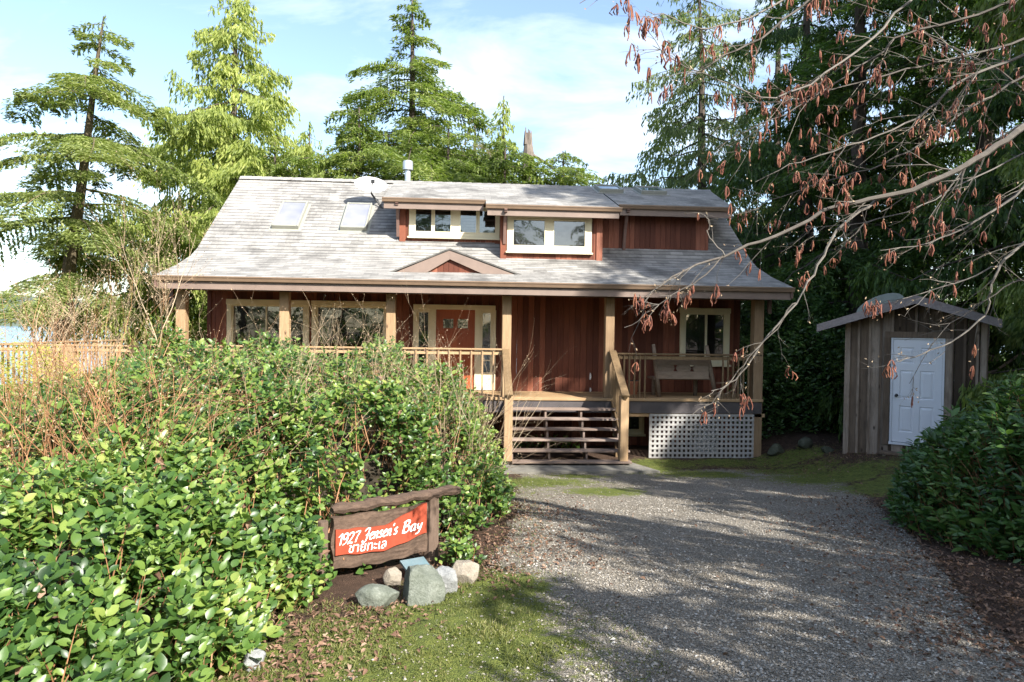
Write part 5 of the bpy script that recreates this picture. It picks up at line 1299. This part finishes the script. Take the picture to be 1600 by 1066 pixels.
# ================================================================== CATKIN TREE (limbs reach in from the right)
R_=np.random.default_rng(500)
tb=(6.2,3.0,float(gz(6.2,3.0)));ct=thing('alder_tree','grey barked tree reaching bare limbs with reddish catkins in from the right','tree',tb)
mb=MB();tt=[tb,(6.15,3.05,2.6),(6.0,3.1,4.2),(5.9,3.2,6.0),(5.7,3.3,8.0)];mb.tube(tt,[.19,.16,.14,.11,.06],10)
cat_pts=[];bud_pts=[]
def limb(pts,r0,r1,D0,D1,nside=10,sl=.7,sdepth=1,start=None,cd=1.0):
    n=len(pts);P=[at(px,py,D=D0+(D1-D0)*i/(n-1)) for i,(px,py) in enumerate(pts)]
    if start is not None: mb.tube([np.array(start),(np.array(start)+P[0])/2+np.array((0,0,.08)),P[0]],[r0*1.5,r0*1.2,r0*(.5 if r0<.03 else .8)],7,caps=False)
    # smooth (Catmull-Rom)
    P=np.array(P);Q=[]
    for i in range(len(P)-1):
        a=P[max(i-1,0)];b=P[i];c=P[i+1];d=P[min(i+2,len(P)-1)]
        for t in np.linspace(0,1,5)[:-1]: Q.append(.5*((2*b)+(-a+c)*t+(2*a-5*b+4*c-d)*t*t+(-a+3*b-3*c+d)*t**3))
    Q.append(P[-1]);Q=np.array(Q);Q+=R_.normal(0,.006,Q.shape)
    r0=r0*(.5 if r0<.03 else .8);r1=r1*.6;mb.tube(Q,np.linspace(r0,r1,len(Q)),7 if r0>.02 else 5,caps=False)
    for _ in range(int(nside*1.5)):
        u=R_.uniform(.05,1)**.8;i=min(len(Q)-2,int(u*(len(Q)-1)));d=Q[i+1]-Q[max(i-1,0)];d/=np.linalg.norm(d)
        ax=R_.normal(size=3);ax-=d*(ax@d);ax/=np.linalg.norm(ax)
        C=[];Bd=[];twigs(mb,R_,Q[i],d+ax*.75,sl*R_.uniform(.5,1.2)*(1-.35*u),max(.0024,(r0+(r1-r0)*u)*.33),sdepth,.8,(1,3),Bd,C,-.05,4,.14)
        bud_pts.extend(Bd)
        if R_.random()<cd: cat_pts.extend(C)
    for q in Q[len(Q)//2:]:
        if R_.random()<.5*cd: cat_pts.append(q)
L1=[(1640,165),(1600,198),(1540,240),(1473,277),(1375,309),(1311,322),(1210,369),(1131,399),(1049,433),(1000,478)]
limb(L1,.032,.005,4.7,4.2,15,.5,1,(6.1,3.1,3.1),.35)
limb([(1375,309),(1345,330),(1308,361),(1278,414),(1244,474),(1188,541),(1150,592),(1110,612)],.022,.004,4.52,4.3,7,.35,1,None,.4)
limb([(1240,470),(1215,510),(1170,560),(1140,600),(1082,650)],.009,.003,4.36,4.2,4,.25,1,None,.7)
limb([(1131,399),(1090,440),(1060,455),(1020,485),(978,512)],.01,.003,4.3,4.2,4,.22,1,None,.9)
limb([(1131,399),(1110,370),(1107,345),(1098,335)],.007,.003,4.3,4.25,2,.15,0,None,.3)
limb([(1640,240),(1600,292),(1525,346),(1450,380),(1375,391)],.022,.004,4.3,4.5,9,.45,1,(6.0,3.15,3.9),.35)
limb([(1640,350),(1600,380),(1563,414),(1548,455),(1537,493),(1484,534),(1432,556),(1400,566)],.02,.004,4.0,4.2,6,.4,1,(6.15,3.05,2.7),.25)
limb([(1563,414),(1507,436),(1439,459),(1394,474)],.01,.003,4.1,4.3,5,.35,1,None,.4)
limb([(1650,60),(1599,87),(1508,124),(1462,160),(1416,193),(1325,229),(1233,257),(1180,285)],.026,.004,4.6,4.9,14,.6,1,(6.0,3.1,4.3),.9)
limb([(1660,90),(1600,120),(1500,180),(1420,235),(1340,270),(1240,300),(1170,330)],.022,.004,4.9,5.3,13,.6,1,(6.0,3.1,4.1),.9)
limb([(1650,10),(1599,60),(1508,87),(1416,110),(1325,133),(1233,156),(1150,160)],.022,.004,4.9,4.6,13,.6,1,(5.95,3.1,4.6),.85)
limb([(1680,-60),(1599,-10),(1531,23),(1416,55),(1370,87),(1265,156),(1187,197),(1120,230)],.024,.004,4.3,4.6,13,.6,1,(5.9,3.2,5.0),.9)
limb([(1560,-160),(1420,-90),(1330,-40),(1265,0),(1187,60),(1123,92),(1086,112),(1020,70)],.022,.003,3.8,3.5,10,.45,1,(5.9,3.2,5.4),.9)
limb([(1500,-150),(1380,-80),(1280,-30),(1190,20),(1120,40),(1070,35),(1010,15)],.018,.003,3.7,3.5,8,.4,1,(5.9,3.2,5.7),.9)
limb([(1560,-120),(1440,-20),(1360,60),(1270,130),(1190,150),(1100,115),(1040,120)],.02,.003,4.2,3.9,9,.45,1,(5.9,3.2,5.2),.9)
limb([(1300,-160),(1150,-80),(1040,-40),(960,-15),(905,2)],.012,.003,3.6,3.4,3,.2,0,(5.8,3.25,6.4),.9)
limb([(1660,200),(1600,240),(1500,290),(1420,330),(1330,350),(1260,355)],.016,.004,5.4,5.6,10,.55,1,(6.05,3.1,3.6),.6)
limb([(1660,480),(1600,440),(1540,470),(1470,520),(1420,600)],.012,.003,4.6,4.8,6,.4,1,(6.15,3.05,2.4),.25)
limb([(1650,180),(1560,110),(1460,60),(1380,20),(1290,-10)],.014,.004,5.2,5.5,9,.6,1,(6.0,3.1,4.4),.8)
mb.build('limbs',M['twig'],ct)
# catkins: clusters of drooping cylinders
cp=np.array(cat_pts);print('catkin pts',len(cp))
sel=R_.choice(len(cp),min(len(cp),500),replace=False);V=[];F=[];nb=0
cm=MB()
for i in sel:
    for k in range(R_.integers(2,5)):
        a=R_.uniform(0,6.28);l=R_.uniform(.03,.068);tl=R_.uniform(.02,.22);d=np.array((math.cos(a)*tl,math.sin(a)*tl,-1.));p=cp[i]
        q=p+np.array((0,0,-.012));w_=np.array((R_.normal(0,.004),R_.normal(0,.004),0));q=q+w_*1.5;P=[p,q,q+d*l*.3+w_,q+d*l*.7+w_*2-np.array((0,0,.004)),q+d*l+w_*.5-np.array((0,0,.01))];cm.tube(P,[.001,.0034,.0042,.0040,.0026],6,caps=False)
cm.build('catkins',M['catkin'],ct,smooth=True)
mesh_obj('buds',[budmesh([b for b in bud_pts if R_.random()<.35],R_,.012)],M['tantwig'],ct)
# ================================================================== LIGHT
EXPO=1.35;SUNE,SUNA=36,37    # elevation, degrees right of straight behind
sv=Vector((math.sin(rad(SUNA))*math.cos(rad(SUNE)),-math.cos(rad(SUNA))*math.cos(rad(SUNE)),math.sin(rad(SUNE))))
sl=bpy.data.lights.new('sun','SUN');sl.energy=5.0;sl.angle=rad(.5);sl.color=(1,.955,.885)
so=bpy.data.objects.new('sun',sl);COL.objects.link(so);so.rotation_euler=sv.to_track_quat('Z','Y').to_euler();so.location=(10,-10,20)
w=bpy.data.worlds.new('World');S.world=w;w.use_nodes=True;nt=w.node_tree;nt.nodes.clear();N=NT(nt)
sky=N.n('ShaderNodeTexSky',sky_type='NISHITA',sun_disc=False,sun_elevation=rad(SUNE),sun_rotation=rad(180-SUNA),air_density=1.,dust_density=1.6,ozone_density=.8)
g=N.coord('Generated');sp=N.n('ShaderNodeSeparateXYZ',{0:g});den=N.math('ADD',N.math('MAXIMUM',sp.outputs[2],0.),.22)
cv=N.n('ShaderNodeCombineXYZ',{'X':N.math('DIVIDE',sp.outputs[0],den),'Y':N.math('DIVIDE',sp.outputs[1],den),'Z':.3}).outputs[0]
c1=N.noise(N.mapv(cv,(1.,1.9,1)),1.5,7,.58,.4);c2=N.noise(cv,.55,3,.5)
cf=N.ramp(N.math('ADD',N.math('MULTIPLY',c1,.75),N.math('MULTIPLY',c2,.35)),[(.53,(0,)),(.78,(1,))])
skyc=sky.outputs[0]
lum=N.mix(N.math('MULTIPLY',cf,.82),skyc,(4.9,5.2,5.5))
bg=N.n('ShaderNodeBackground',{'Color':lum,'Strength':.14});N.n('ShaderNodeOutputWorld',{'Surface':bg.outputs[0]})
S.view_settings.view_transform='Standard';S.view_settings.look='None';S.view_settings.exposure=EXPO;S.view_settings.gamma=1;S.view_settings.use_curve_mapping=False
S.cycles.max_bounces=6;S.cycles.transparent_max_bounces=12;S.cycles.caustics_reflective=False;S.cycles.caustics_refractive=False
